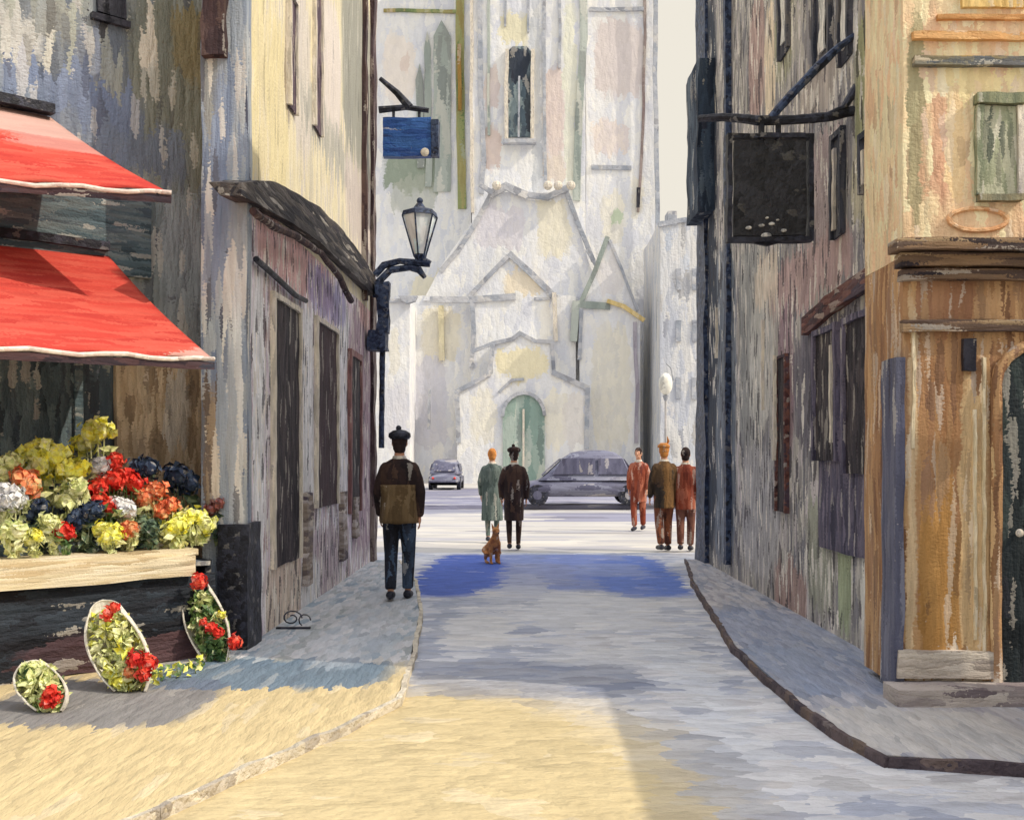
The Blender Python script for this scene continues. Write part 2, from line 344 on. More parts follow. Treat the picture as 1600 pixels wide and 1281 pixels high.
# awnings
def awning(loc_c, pts, label, cols, nm='awning', val=.05, soft=None):
    TL, TR, BR, BL = [Vector(p) for p in pts]
    t = thing(nm, loc_c, label, 'awning', 'red awnings of the flower shop')
    nrm = (TR - TL).cross(BL - TL).normalized()
    if nrm.z < 0: nrm = -nrm
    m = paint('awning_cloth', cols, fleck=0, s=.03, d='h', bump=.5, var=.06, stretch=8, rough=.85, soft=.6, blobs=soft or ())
    cv = MB(); n1, n2 = 40, 14; th = nrm * .012
    vs = []
    for lay in (0, 1):
        for j in range(n2+1):
            for i in range(n1+1):
                a = TL.lerp(TR, i/n1).lerp(BL.lerp(BR, i/n1), j/n2)
                sag = -.035*math.sin(math.pi*j/n2) + .012*math.sin(i*.9)*j/n2
                vs.append(a + Z*sag - th*lay)
    fs = []; q = (n1+1)*(n2+1)
    for j in range(n2):
        for i in range(n1):
            a = j*(n1+1)+i; fs.append((a, a+1, a+n1+2, a+n1+1)); fs.append((q+a, q+a+n1+1, q+a+n1+2, q+a+1))
    for i in range(n1):
        fs.append((i, q+i, q+i+1, i+1)); a = n2*(n1+1)+i; fs.append((a, a+1, q+a+1, q+a))
    for j in range(n2):
        a = j*(n1+1); fs.append((a, a+n1+1, q+a+n1+1, q+a)); a += n1; fs.append((a, q+a, q+a+n1+1, a+n1+1))
    cv.add(vs, fs).build('canopy', m, t, smooth=True)
    e = MB(); e.tube([BL.lerp(BR, i/20) + Z*(.012*math.sin(i*1.7)-.012) for i in range(21)], .016, 8).build('front_edge', paint('awning_white_edge', [c(210,190,180), c(240,228,215), c(225,200,190)], s=.03, d='n', bump=.4, var=.15), t)
    MB().prism([BL - Z*.03, BR - Z*.03, BR - Z*(.03+val), BL - Z*(.03+val)], (TL-BL).normalized()*.012).build('valance', paint('awning_shadowed_lining', [c(50,40,48), c(84,60,62), c(60,64,78)], s=.03, d='h'), t, wob=(.12,.008,4))
    MB().obox(TL + Z*.0 - (TR-TL).normalized()*.02, (TR-TL)*1.01, NN*.12, Z*.07).build('headbox', ink, t, wob=(.12,.012,3))
    arm = MB()
    for k in (.97, .55, .12):
        a = TL.lerp(TR, k) - Z*.55 + NN*.04; b2 = BL.lerp(BR, k) - Z*.02
        arm = MB(); arm.tube([a, b2], .012, 6); arm.build('arm', ink, t)
    return t
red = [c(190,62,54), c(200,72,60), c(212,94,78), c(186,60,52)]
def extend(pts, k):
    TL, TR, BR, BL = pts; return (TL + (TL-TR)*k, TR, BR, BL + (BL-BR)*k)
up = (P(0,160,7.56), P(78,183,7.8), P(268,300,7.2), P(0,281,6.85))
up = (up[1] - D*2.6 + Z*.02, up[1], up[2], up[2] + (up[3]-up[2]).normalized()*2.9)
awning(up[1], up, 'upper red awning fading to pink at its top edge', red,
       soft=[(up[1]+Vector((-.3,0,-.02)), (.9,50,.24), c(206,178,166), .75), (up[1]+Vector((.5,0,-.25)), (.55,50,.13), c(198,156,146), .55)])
lo = (P(0,375,7.62), P(165,395,8.1), P(335,560,7.2), P(0,542,6.3))
lo = extend(lo, 1.2)
awning(lo[1], lo, 'lower red awning directly over the flower counter', red,
       soft=[(P(318,556,7.25), (.14,50,.06), c(206,178,166), .6)])

# flower counter
T0 = Vector((-3.31,6.5,0)); T1 = Vector((-2.36,7.38,0)); TD = (T1-T0).normalized(); TN = Vector((TD.y,-TD.x,0)); TH = .84
def tp(u, n, z): return T0 + TD*u - TN*n + Z*z    # n = depth behind the front edge
TLn = (T1-T0).length
ctr = thing('flower_counter', tp(.3,.4,.045), 'long cream topped flower counter with a black panelled front', 'counter')
m_cr = paint('cream_board', [c(190,170,134), c(216,200,164), c(228,214,184), c(200,178,140)], s=.022, d='h', stretch=12, bump=.7, var=.14)
m_blk = paint('counter_black_cloth', [c(24,24,30), c(38,42,50), c(52,60,70), c(34,32,38)], s=.05, d='h', bump=.9, var=.3, blobs=[bF(7,150,420,1000,1120,c(92,66,68),.7), bF(6.6,40,140,1000,1150,c(84,62,66),.7)])
MB().obox(tp(-2.4,0,TH-.04), TD*(2.4+TLn+.03), TN*-.95, Z*.045).build('counter_top', m_cr, ctr, wob=(.12,.006,3))
MB().obox(tp(-2.4,-.02,TH-.19), TD*(2.4+TLn), TN*-.03, Z*.15).build('apron', m_cr, ctr, wob=(.12,.008,3))
MB().obox(tp(-2.4,.05,.045), TD*(2.4+TLn+.19), TN*-.05, Z*(TH-.19-.045)).build('front_panel', m_blk, ctr, wob=(.1,.015,3))
MB().obox(tp(TLn+.14,.12,.045), TD*.05, TN*-.62, Z*(TH-.14)).build('end_panel', m_blk, ctr, wob=(.1,.012,3))
MB().obox(tp(TLn+.05,.10,TH-.13), TD*.12, TN*-.6, Z*.03).build('end_shelf', greyp, ctr, wob=(.1,.01,3))
MB().obox(tp(-2.4,.85,.045), TD*(2.4+TLn-.1), TN*-.04, Z*(TH-.1)).build('back_panel', m_blk, ctr, wob=(.2,.008,3))
for i in range(3):                                    # stepped display behind the first row
    MB().obox(tp(-2.3,.28+.2*i,TH+.007), TD*(2.3+TLn-.25-.05*i), TN*-.19, Z*(.07+.07*i)).build('display_step', m_teal, ctr, wob=(.15,.006,3))

# flowers
def petalmat(nm, cols): return paint(nm, cols, s=.02, d='n', bump=.3, var=.3, rough=.6, fleck=.25, gain=1.25)
FM = {'y': petalmat('yellow_petals', [c(240,204,60), c(250,228,104), c(252,240,160)]), 'r': petalmat('red_petals', [c(176,36,34), c(212,58,46), c(226,96,72)]),
      'w': petalmat('white_petals', [c(190,194,202), c(224,222,218), c(240,236,228)]), 'b': petalmat('navy_petals', [c(30,40,58), c(44,58,84), c(70,84,104)]),
      'o': petalmat('coral_petals', [c(204,92,56), c(222,124,84), c(228,170,120)]), 'g': petalmat('pale_green_leaves', [c(160,172,110), c(204,206,146), c(232,226,176)]),
      'k': petalmat('dark_leaves', [c(50,68,60), c(80,100,80), c(120,130,96)]), 'm': petalmat('rust_petals', [c(112,74,72), c(150,84,70), c(120,90,96)]),
      'l': petalmat('leafy_green', [c(62,92,60), c(96,124,72), c(134,150,90)])}
CN = {'y':'yellow','r':'red','w':'white','b':'dark blue','o':'coral','g':'pale green','k':'dark green','m':'rust brown'}
def blossom(mb, p, r, n=26):
    for i in range(n):
        d = Vector((random.gauss(0,1), random.gauss(0,1), random.gauss(0,1))).normalized()
        q = p + d * r * random.uniform(.45, .95)
        mb.petal(q, r * random.uniform(.5, .8), (d + Vector((random.uniform(-.5,.5),)*3)).normalized(), 1.2)
    mb.ball(p, r*.62, 8, 5)
def bunch(px, py, rp, col, label, deep=None, nb=5):
    n = deep if deep is not None else max(.02, min(.85, (852 - py) / 165 * .8))
    # solve point on the row line parallel to the counter front
    q = (px - VX)/F; base = T0 - TN*n; u = (q*base.y - base.x)/(TD.x - q*TD.y); g = base + TD*u
    p = Vector((g.x, g.y, CH + (VY - py)/F*g.y)); r = rp*1.12/F*g.y
    t = thing('flower_bunch', (p.x, p.y, TH+.01), label, 'flowers', 'flower bunches on the counter')
    b1 = MB()
    for i in range(nb):
        a = 6.28*i/nb + random.random(); rr = r*.52
        off = Vector((math.cos(a)*rr, math.sin(a)*rr*.8, math.sin(a*1.7+px)*rr*.6)) if i else Vector((0,0,r*.15))
        blossom(b1, p + off, r*.66, 24)
    b1.build('blossoms', FM[col], t, fuzzy=1)
    lf = MB(); zb = TH + .01; h = max(.03, p.z - zb)
    for i in range(38):
        k = random.random(); a = random.uniform(0, 6.28); rr = r*(.3+.75*k)*random.uniform(.2,1)
        lf.petal(Vector((p.x+math.cos(a)*rr, p.y+math.sin(a)*rr, zb + h*k*.95)), r*.45, None, 2.0)
    for i in range(7):
        a = i*.9; lf.tube([Vector((p.x+math.cos(a)*r*.15, p.y+math.sin(a)*r*.15, zb)), p + Vector((math.cos(a)*r*.4, math.sin(a)*r*.4, 0))], .004, 5)
    lf.build('leaves', FM['g' if (col in 'yowg' ) else 'k'] if col != 'r' else FM['l'], t, fuzzy=1)
BL = [ (150,683,30,'y','tallest yellow bunch at the peak of the flower display'),
 (72,716,36,'y','wide yellow bunch left of the peak, above the coral one'),
 (112,738,28,'y','yellow bunch in the middle, left of the grey white one'),
 (10,728,24,'g','pale green bunch at the left edge, back row'),
 (156,735,22,'w','grey white bunch just below the tallest yellow bunch'),
 (180,722,19,'r','small red bunch right beside the tallest yellow bunch'),
 (46,752,26,'o','coral red bunch below the wide yellow bunch'),
 (22,775,26,'w','blue white bunch at the left edge of the counter'),
 (62,798,20,'b','small dark blue bunch in the left front row'),
 (168,757,25,'r','large red bunch in the middle of the display'),
 (203,752,22,'r','red bunch just left of the dark blue flowers'),
 (164,788,20,'r','red bunch in the middle of the front, left of a white one'),
 (196,795,22,'w','round white bunch at the centre front of the counter'),
 (237,772,23,'o','coral bunch in front of the dark blue flowers'),
 (226,733,25,'b','dark blue bunch in the back row, nearer the peak'),
 (284,745,29,'b','spiky dark blue bunch farthest right in the back row'),
 (118,772,26,'g','pale green bunch among yellow and red ones'),
 (262,796,20,'o','pinkish coral bunch low between blue and yellow'),
 (82,818,20,'g','pale green bunch in the front row beside the red one'),
 (102,828,17,'r','small red bunch low in the front row near the left'),
 (136,806,26,'b','long dark blue bunch sprawling in the front row'),
 (172,832,22,'y','low yellow bunch at the counter edge'),
 (205,828,17,'o','small coral bunch at the counter edge'),
 (235,824,22,'k','dark green leafy bunch at the counter edge'),
 (275,828,24,'y','yellow bunch at the counter edge, left of the last one'),
 (308,812,26,'y','yellow bunch at the right end of the counter'),
 (338,792,17,'m','rust brown bunch at the far right tip'),
 (22,832,24,'g','pale green bunch at the left front corner'),
 (54,840,16,'y','small yellow bunch at the left end of the counter edge'),
]
for (u_, n_, r_, c_, l_) in ((-.45,.25,30,'r','red bunch on the counter beyond the left edge of the picture'), (-.8,.45,34,'w','white bunch on the counter beyond the left edge of the picture'), (-1.2,.3,32,'y','yellow bunch on the counter beyond the left edge of the picture')):
    p_ = tp(u_, n_, TH+.22); BL.append((VX + p_.x/p_.y*F, VY - (p_.z-CH)/p_.y*F, r_, c_, l_, n_))
for b_ in BL: bunch(*b_)

# wrapped bouquets standing on the ground, leaning against the counter
m_wrap = paint('white_wrapping_paper', [c(206,200,188), c(236,230,214), c(220,210,196)], s=.02, d='n', bump=.5, var=.15)
def bouquet(px, pyb, pxt, pyt, wtop, wbot, label, fl):
    b0 = G(px, pyb, .045); Y = b0.y
    t = thing('wrapped_bouquet', b0, label, 'bouquet', 'wrapped bouquets on the ground')
    top = P(pxt, pyt, Y + .14); k = Y/F; ax = top - b0; H = ax.length; ax.normalize()
    side = Vector((1,0,0)); back = ax.cross(side).normalized(); back = back if back.y > 0 else -back
    # wrap: a half cone shell open towards the street
    ws = []; nn_, mm_ = 14, 16
    for lay in (0, .008):
        for j in range(mm_+1):
            f_ = j/mm_; prof = wbot*.7 + (wtop-wbot*.7)*math.sin(math.pi*(f_*.90+.04))**.8
            for i in range(nn_+1):
                a = math.pi*(-.06 + 1.12*i/nn_); r = prof*k/2 + lay
                lip = .16*H*math.sin(a)*f_**3
                ws.append(b0 + ax*(H*f_ + lip) + side*math.cos(a)*r + back*(math.sin(a)*r*.8 - .02))
    q = (nn_+1)*(mm_+1); fs = []
    for j in range(mm_):
        for i in range(nn_):
            a = j*(nn_+1)+i; fs += [(a,a+1,a+nn_+2,a+nn_+1), (q+a,q+a+nn_+1,q+a+nn_+2,q+a+1)]
    for j in range(mm_):
        a = j*(nn_+1); fs.append((a,a+nn_+1,q+a+nn_+1,q+a)); a += nn_; fs.append((a,q+a,q+a+nn_+1,a+nn_+1))
    for i in range(nn_): a = mm_*(nn_+1)+i; fs.append((a,a+1,q+a+1,q+a))
    MB().add(ws, fs).build('wrapping', m_wrap, t)
    e = MB(); e.tube([ws[j*(nn_+1)+nn_] for j in range(mm_+1)], .0055, 6); e.tube([ws[mm_*(nn_+1)+i] for i in range(nn_+1)], .004, 6)
    e.build('folded_edge', m_wrap, t, wob=(.03,.008,9))
    lf = {}
    for i in range(420):
        f_ = random.random(); prof = (wbot*.7 + (wtop-wbot*.7)*math.sin(math.pi*(f_*.90+.04))**.8)*k/2*.95
        a = random.uniform(0, 6.28); r = prof*math.sqrt(random.random())
        p = b0 + ax*H*f_*.98 + side*math.cos(a)*r + back*math.sin(a)*r*.55 + Z*.01
        key = fl['mix'][int(noise.noise(p*9)*1.6 + random.random()*.8 + 1) % len(fl['mix'])]
        lf.setdefault(key, MB()).petal(p, random.uniform(.03,.055), None, 1.7)
    for key, mb in lf.items(): mb.build('foliage' if key in 'glk' else 'filler_blossoms', FM[key], t, fuzzy=1)
    for (fx, fy, fr_, cc) in fl['heads']:
        hp = P(fx, fy, Y - .04); hb = MB(); blossom(hb, hp, fr_*k, 34); hb.build('flower_head', FM[cc], t, fuzzy=1)
bouquet(78,1112,55,1040,78,40,'small green bouquet in white paper, nearest the left edge', {'mix':'gglgy','heads':[(78,1082,15,'r'),(75,1098,13,'r'),(88,1090,10,'r')]})
bouquet(205,1080,168,955,92,50,'tall yellow and green bouquet with red heads in white paper', {'mix':'ygylyw','heads':[(168,958,13,'r'),(178,948,10,'r'),(212,1030,17,'r'),(232,1035,16,'r'),(225,1052,14,'r'),(185,1065,11,'y'),(200,1050,10,'o')]})
bouquet(338,1033,310,920,66,36,'slim bouquet crowned by one red bloom, beside the counter end', {'mix':'glgwly','heads':[(310,908,15,'r'),(328,980,12,'r'),(340,988,10,'r'),(366,1002,13,'r'),(345,960,8,'y'),(318,972,8,'r')]})
# low trailing greenery spilled on the ground
tr = thing('trailing_flowers', G(270,1052,.045), 'low yellow flowers spilled along the ground between two bouquets', 'flowers')
a_ = MB(); b_ = MB()
for i in range(60):
    k = random.random(); g = G(238+80*k, 1066-22*k+random.uniform(-8,8), .045)
    (a_ if random.random()<.6 else b_).petal(g + Z*random.uniform(.01,.07), .04)
a_.build('blossoms', FM['y'], tr, fuzzy=1); b_.build('leaves', FM['l'], tr, fuzzy=1)

# ------------------------------------------------------------------ cream town house on the left with the purple shop front
XL = -2.12
house = thing('cream_town_house', (XL-.5, 8.3, 0), 'cream town house over the shop with the dark arched hood', 'building')
m_cream = paint('cream_plaster', [c(206,198,178), c(226,214,178), c(232,222,190), c(204,196,190)], s=.05, bump=.7, var=.1, stretch=7, warp=.1,
    blobs=[bX(XL,378,450,0,290,c(230,216,168),.7), bX(XL,458,485,0,240,c(214,206,196),.8), bX(XL,500,532,0,210,c(222,212,204),.8), bX(XL,534,592,0,270,c(152,152,142),.85),
           bX(XL,470,590,235,300,c(176,174,164),.8), bX(XL,540,590,280,400,c(202,190,182),.8), bX(XL,445,458,0,180,c(120,104,104),.6)])
FP = [(-2.42,7.9),(XL,7.9),(XL,14.6),(-6.5,14.6),(-6.5,12.6),(-2.42,9.2)]
MB().prism([(x,y,3.55) for x,y in FP], (0,0,7.45)).build('upper_wall', m_cream, house, wob=(.3,.012,1.2))
m_pur = paint('lilac_shop_wood', gain=2.4, sat=.85, fleck=.75, cols= [c(120,100,108), c(150,138,148), c(186,178,182), c(132,112,112)], s=.045, bump=.9, var=.34, stretch=4.2,
    blobs=[bX(XL,395,412,440,980,c(206,200,190),.8), bX(XL,466,490,480,860,c(196,190,196),.8), bX(XL,528,545,480,820,c(190,180,184),.7),
           bX(XL,400,520,370,460,c(146,106,100),.75), bX(XL,480,540,430,500,c(104,98,132),.7), bX(XL,545,592,480,860,c(112,92,100),.8),
           bX(XL,415,470,860,1000,c(150,134,110),.6), bX(XL,480,530,830,930,c(120,104,108),.6), bX(XL,560,595,440,520,c(150,112,104),.6), bX(XL,470,500,870,960,c(200,192,190),.7)])
MB().prism([(x,y,0.0) for x,y in FP], (0,0,3.55)).build('lower_wall', m_pur, house, wob=(.3,.008,1.2))
MB().box(-2.44, XL+.025, 7.80, 7.94, .0, 11.0).build('corner_pilaster', paint('pilaster_plaster', gain=1.35, fleck=.6, cols=[c(104,114,132), c(128,136,148), c(152,156,158), c(116,122,134)], s=.04, stretch=9, bump=.7, var=.2,
      blobs=[bF(7.8,318,340,0,200,c(122,118,104),.5), bF(7.8,355,380,420,1010,c(196,194,190),.7), bF(7.8,330,358,130,420,c(112,124,146),.6), bF(7.8,340,370,560,900,c(142,150,160),.6), bF(7.8,318,340,590,800,c(140,112,66),.6)]), house, wob=(.2,.012,1.6))
pb = MB().box(-2.30, XL+.05, 7.74, 8.15, .0, 1.0).build('pilaster_base', ink, house, wob=(.12,.015,2.5))
# dark shutter hanging at the pilaster top
MB().box(-2.42,-2.24, 7.72, 7.80, P(0,92,7.8).z, P(0,-80,7.8).z).build('shutter', brownd, house, wob=(.1,.02,3))
# dark hood: arched cornice running down the street
def hood_pt(px, py, X): return PX(X, px, py)
top = [(378,285),(402,282),(430,284),(462,300),(500,325),(535,358),(565,398),(586,432)]
bot = [(378,305),(402,318),(430,335),(462,352),(500,378),(535,412),(565,442),(586,462)]
hd = MB(); Xh = XL + .10
ptsT = [PX(Xh, *q) for q in top]; ptsB = [PX(Xh, *q) for q in bot]
n_ = len(top)
vs = ptsT + ptsB + [p + Vector((-.24,0,0)) for p in ptsT] + [p + Vector((-.16,0,0)) for p in ptsB]
fs = []
for i in range(n_-1):
    fs += [(i,i+1,n_+i+1,n_+i), (2*n_+i,3*n_+i,3*n_+i+1,2*n_+i+1), (i,2*n_+i,2*n_+i+1,i+1), (n_+i,n_+i+1,3*n_+i+1,3*n_+i)]
fs += [(0,n_,3*n_,2*n_), (n_-1,3*n_-1,4*n_-1,2*n_-1)]
m_hood = paint('slate_hood', [c(32,30,36), c(54,52,56), c(84,78,74), c(104,100,98)], s=.035, d='y', bump=.8, stretch=10, var=.3)
hd.add(vs, fs).build('arched_hood', m_hood, house, wob=(.15,.01,2))
mo = MB(); mo.tube([PX(Xh+.02, *q) for q in [(395,330),(425,352),(460,368),(500,395),(530,432),(548,470)]], [.03,.035,.035,.03,.035,.04], 8).build('hood_moulding', brownd, house, wob=(.1,.01,3))
mo = MB(); mo.tube([PX(XL+.04, *q) for q in [(400,405),(430,432),(462,462),(478,470)]], .025, 8).build('awning_rail', ink, house)
# openings
def openX(X, px0, px1, py0, py1, name, mat, fm, parent, prd=.02, fw=.05, sgn=1, fr_name='frame', wb=.012):
    y0 = X*F/(px0-VX); y1 = X*F/(px1-VX); y0, y1 = min(y0,y1), max(y0,y1); ym=(y0+y1)/2
    z1 = CH + (VY-py0)/F*ym; z0 = max(.12, CH + (VY-py1)/F*ym)
    o = MB().box(min(X, X+prd*sgn), max(X, X+prd*sgn), y0, y1, z0, z1).build(name, mat, parent, wob=(.12,wb,3))
    e = MB(); a, b2 = sorted((X - .005*sgn, X+(prd+.025)*sgn))
    e.box(a,b2,y0-fw,y0+.003,z0,z1+fw); e.box(a,b2,y1-.003,y1+fw,z0,z1+fw); e.box(a,b2,y0+.003,y1-.003,z1,z1+fw-.003)
    e.build(fr_name, fm, o, wob=(.12,wb*.7,3)); return o
m_dk = paint('dark_doorway', [c(34,30,36), c(52,48,54), c(82,74,76), c(40,36,40)], s=.04, bump=.7, var=.3)
openX(XL, 424, 464, 478, 880, 'door', m_dk, trimw, house)
openX(XL, 492, 524, 512, 790, 'display_window', paint('dark_maroon_pane', [c(40,28,34), c(62,44,50), c(80,64,70)], s=.05), trimw, house)
openX(XL, 545, 560, 560, 800, 'window', m_dk, paint('rose_frame', [c(120,84,84), c(150,112,108)], s=.03), house, fw=.08)
for q in [(452,0,172),(492,-60,205)]:
    openX(XL, q[0]-3, q[0]+7, q[1], q[2], 'shutter', paint('plum_shutter', [c(60,46,60), c(96,80,92), c(130,112,110)], s=.04), trimw, house, fw=.04, fr_name='shutter_frame')
MB().box(XL-.02, XL+.06, 13.6, 13.75, 3.6, 11).build('downpipe', brownd, house, wob=(.15,.02,1.5))
MB().box(XL-.02, XL+.05, 14.35, 14.62, .05, 11).build('corner_strip', paint('corner_dark', [c(60,44,50), c(92,74,76), c(140,128,120)], s=.05, bump=.8, var=.3), house, wob=(.15,.03,1.3))
for y, z, h in ((9.9,.25,.9),(11.9,.3,.8),(12.8,.5,.5)):
    MB().box(XL-.01, XL+.05, y, y+.28, z, z+h).build('stall_riser', paint('patchy_wood', [c(84,74,84), c(146,132,118), c(190,180,176)], s=.04, d='h', bump=.8, var=.3), house, wob=(.1,.02,3))

# black board with the two loops at the shop base (small iron boot scraper)
bs = thing('boot_scraper', G(450,985,.045), 'small curly black iron boot scraper at the lilac shop base', 'boot scraper')
s1 = MB(); g0 = G(452,982,.045) + Vector((.02,0,0))
s1.tube([g0 + Vector((.09*math.cos(a*.55)*(1-a/22), 0, .09+.07*math.sin(a*.55)*(1-a/22))) for a in range(16)], .006, 6)
s1.tube([g0 + Vector((.11+.05*math.cos(a*.6), .01, .07+.05*math.sin(a*.6))) for a in range(8)], .006, 6)
s1.build('scroll', ink, bs); MB().box(g0.x-.13,g0.x+.16,g0.y-.02,g0.y+.02,.045,.06).build('foot_plate', ink, bs)

# ------------------------------------------------------------------ blue sign, lantern and post box on the left corner
YS = 14.0
bl = thing('hanging_sign', P(595,165,YS), 'blue rectangular sign hanging from a bracket on the left corner', 'sign')
m_blue = paint('blue_enamel', [c(24,54,110), c(36,74,140), c(52,94,156), c(28,60,120)], s=.05, d='h', bump=.6, rough=.45)
a0 = P(599,186,YS); a1 = P(674,246,YS)
MB().box(a0.x, a1.x, YS-.06, YS+.06, a1.z, a0.z).build('sign_board', m_blue, bl, wob=(.1,.015,3))
b0 = P(674,190,YS); b1 = P(686,245,YS)
MB().box(a1.x+.004, b1.x, YS-.08, YS+.08, b1.z, b0.z).build('sign_edge', navy, bl, wob=(.1,.012,3))
MB().tube([P(592,172,YS), P(635,168,YS), P(670,173,YS)], [.05,.04,.035], 8).build('bracket_arm', ink, bl)
MB().tube([P(594,123,YS), P(620,145,YS), P(640,168,YS)], [.03,.045,.06], 8).build('bracket_stay', ink, bl)
for x in (615, 655): MB().tube([P(x,170,YS), P(x,187,YS)], .02, 6).build('hanger', ink, bl)
w1 = P(664,238,YS-.065); MB().ball(w1, (.06,.02,.06), 8, 6).build('highlight_stud', trimw, bl)

lt = thing('wall_lantern', P(600,412,YS), 'glass wall lantern on a curled iron bracket left of the church', 'lamp')
MB().tube([P(585,430,YS), P(600,415,YS), P(625,408,YS), P(650,410,YS), P(672,412,YS)], [.05,.05,.045,.05,.05], 8).build('bracket', navy, lt, wob=(.08,.012,4))
MB().tube([P(585,465,YS), P(592,440,YS), P(610,422,YS), P(640,418,YS), P(655,422,YS), P(664,434,YS)], [.03,.05,.05,.045,.05,.03], 8).build('bracket_scroll', navy, lt)
cc = P(656,362,YS); kk = YS/F
bod = MB(); n=6
def hexr(z, r): return [(cc.x + r*math.cos(R(60*i+20)), cc.y + r*math.sin(R(60*i+20)), z) for i in range(6)]
za, zb_ = P(0,398,YS).z, P(0,338,YS).z
def ringm(levels):
    mb = MB(); vs = []
    for z, r in levels: vs += hexr(z, r)
    fs = []
    for j in range(len(levels)-1):
        for i in range(6): fs.append((j*6+i, j*6+(i+1)%6, (j+1)*6+(i+1)%6, (j+1)*6+i))
    fs.append(tuple(range(6))[::-1]); fs.append(tuple((len(levels)-1)*6+i for i in range(6)))
    return mb.add(vs, fs)
m_lg = paint('lantern_glass', [c(200,222,228), c(236,242,240), c(220,232,230)], s=.08, bump=.0, rough=.3, fleck=0, gain=1.1)
ringm([(za, 9*kk), (zb_, 26*kk)]).build('glass', m_lg, lt)
ringm([(zb_, 29*kk), (zb_+.06, 27*kk), (P(0,325,YS).z, 10*kk), (P(0,318,YS).z, 5*kk)]).build('cap', navy, lt)
ringm([(za-.10, 5*kk), (za-.02, 11*kk), (za, 11*kk)]).build('base', navy, lt)
MB().ball((cc.x, cc.y, P(0,314,YS).z), .045, 8, 6).build('finial', navy, lt)
for i in range(6):
    a = hexr(za, 10*kk)[i]; b2 = hexr(zb_, 28*kk)[i]; MB().tube([a, b2], .012, 5).build('glazing_bar', navy, lt)
MB().tube([P(672,412,YS), P(660,404,YS), P(656,400,YS)], [.04,.035,.03], 7).build('socket', navy, lt)

bx_ = thing('junction_box', P(600,500,YS), 'dark blue box fixed on the left corner below the lantern', 'wall box')
a0 = P(588,442,YS); a1 = P(608,520,YS)
MB().box(a0.x, a1.x, YS-.1, YS+.1, a1.z, a0.z).build('case', navy, bx_, wob=(.1,.03,3))
a0 = P(570,518,YS); a1 = P(606,548,YS)
MB().box(-2.1, a1.x, YS-.14, YS+.12, a1.z, a0.z).build('lower_case', navy, bx_, wob=(.1,.03,3))
MB().tube([P(597,545,YS), P(597,700,YS)], .04, 8).build('conduit', navy, bx_, wob=(.15,.02,2))

# ------------------------------------------------------------------ right hand row: dark house and ochre corner house
XR = 2.56
rh = thing('grey_town_house', (XR+.5, 10, 0), 'tall mottled grey and olive house behind the black hanging sign', 'building')
m_rt = paint('mottled_plaster', gain=1.8, sat=.75, fleck=.75, cols=[c(88,88,96), c(118,114,116), c(138,134,124), c(154,146,146)], s=.05, bump=.9, var=.34, stretch=4.2,
    blobs=[bX(XR,1335,1415,-20,250,c(124,126,84),.95), bX(XR,1272,1304,-20,98,c(214,212,206),.75), bX(XR,1316,1340,-20,92,c(204,206,202),.7), bX(XR,1226,1238,36,90,c(210,208,200),.8), bX(XR,1313,1322,95,130,c(214,210,200),.7), bX(XR,1210,1240,0,130,c(128,128,94),.7), bX(XR,1170,1195,0,190,c(142,112,104),.8), bX(XR,1195,1210,10,190,c(190,166,136),.8),
           bX(XR,1330,1400,200,340,c(150,142,108),.7), bX(XR,1250,1310,90,180,c(140,128,116),.6), bX(XR,1255,1320,215,380,c(136,116,114),.7), bX(XR,1200,1330,390,480,c(150,116,112),.7),
           bX(XR,1155,1190,380,700,c(122,124,122),.7), bX(XR,1180,1215,400,480,c(190,168,146),.7), bX(XR,1115,1150,380,880,c(78,92,108),.75), bX(XR,1095,1120,0,880,c(34,44,60),.9),
           bX(XR,1215,1240,480,700,c(118,88,100),.7), bX(XR,1240,1350,500,700,c(78,74,88),.75), bX(XR,1340,1400,470,600,c(92,90,120),.7),
           bX(XR,1262,1300,780,960,c(124,126,106),.7), bX(XR,1308,1330,760,990,c(128,140,100),.8), bX(XR,1160,1215,700,900,c(142,140,142),.7), bX(XR,1210,1260,880,980,c(136,102,92),.7),
           bX(XR,1345,1385,840,1080,c(196,182,172),.75), bX(XR,1170,1210,480,660,c(168,166,158),.6), bX(XR,1345,1370,740,850,c(150,118,118),.6)])
MB().box(XR, 7, 6.9, 14.7, 0, 8.1).build('wall', m_rt, rh, wob=(.3,.014,1.2))
# dark corner strip + oriel
MB().box(XR-.05, XR+.2, 14.05, 14.72, .05, 8.1).build('corner_strip', navy, rh, wob=(.2,.03,1.3))
MB().box(XR-.22, XR+.1, 13.6, 14.5, P(0,345,14.2).z, P(0,120,14.2).z).build('oriel', paint('oriel_lead', [c(28,38,54), c(52,66,84), c(96,108,120)], s=.06, bump=.8, var=.3), rh, wob=(.2,.05,1.2))
MB().box(XR-.07, XR+.03, 12.5, 12.62, .2, 8.1).build('downpipe', navy, rh, wob=(.2,.02,1.5))
white = paint('white_curtain', [c(170,170,166), c(220,218,210), c(236,232,222)], s=.03, bump=.6)
m_sh = paint('slate_shutter', [c(50,54,66), c(76,78,88), c(112,108,106)], s=.04, bump=.7, var=.3)
def win(px0, px1, py0, py1, name='window', mat=m_sh, fm=m_sh): return openX(XR, px0, px1, py0, py1, name, mat, fm, rh, sgn=-1)
for (a,b2,c0,c1) in ((1222,1234,-60,85),(1278,1300,-80,100),(1318,1330,-60,95)):
    w_ = win(a,b2,c0,c1); y = XR*F/((a+b2)/2-VX); MB().box(XR-.035, XR-.022, y-.08, y+.06, CH+(VY-c1)/F*y+.1, CH+(VY-c1)/F*y+1.0).build('curtain', white, w_, wob=(.08,.012,4))
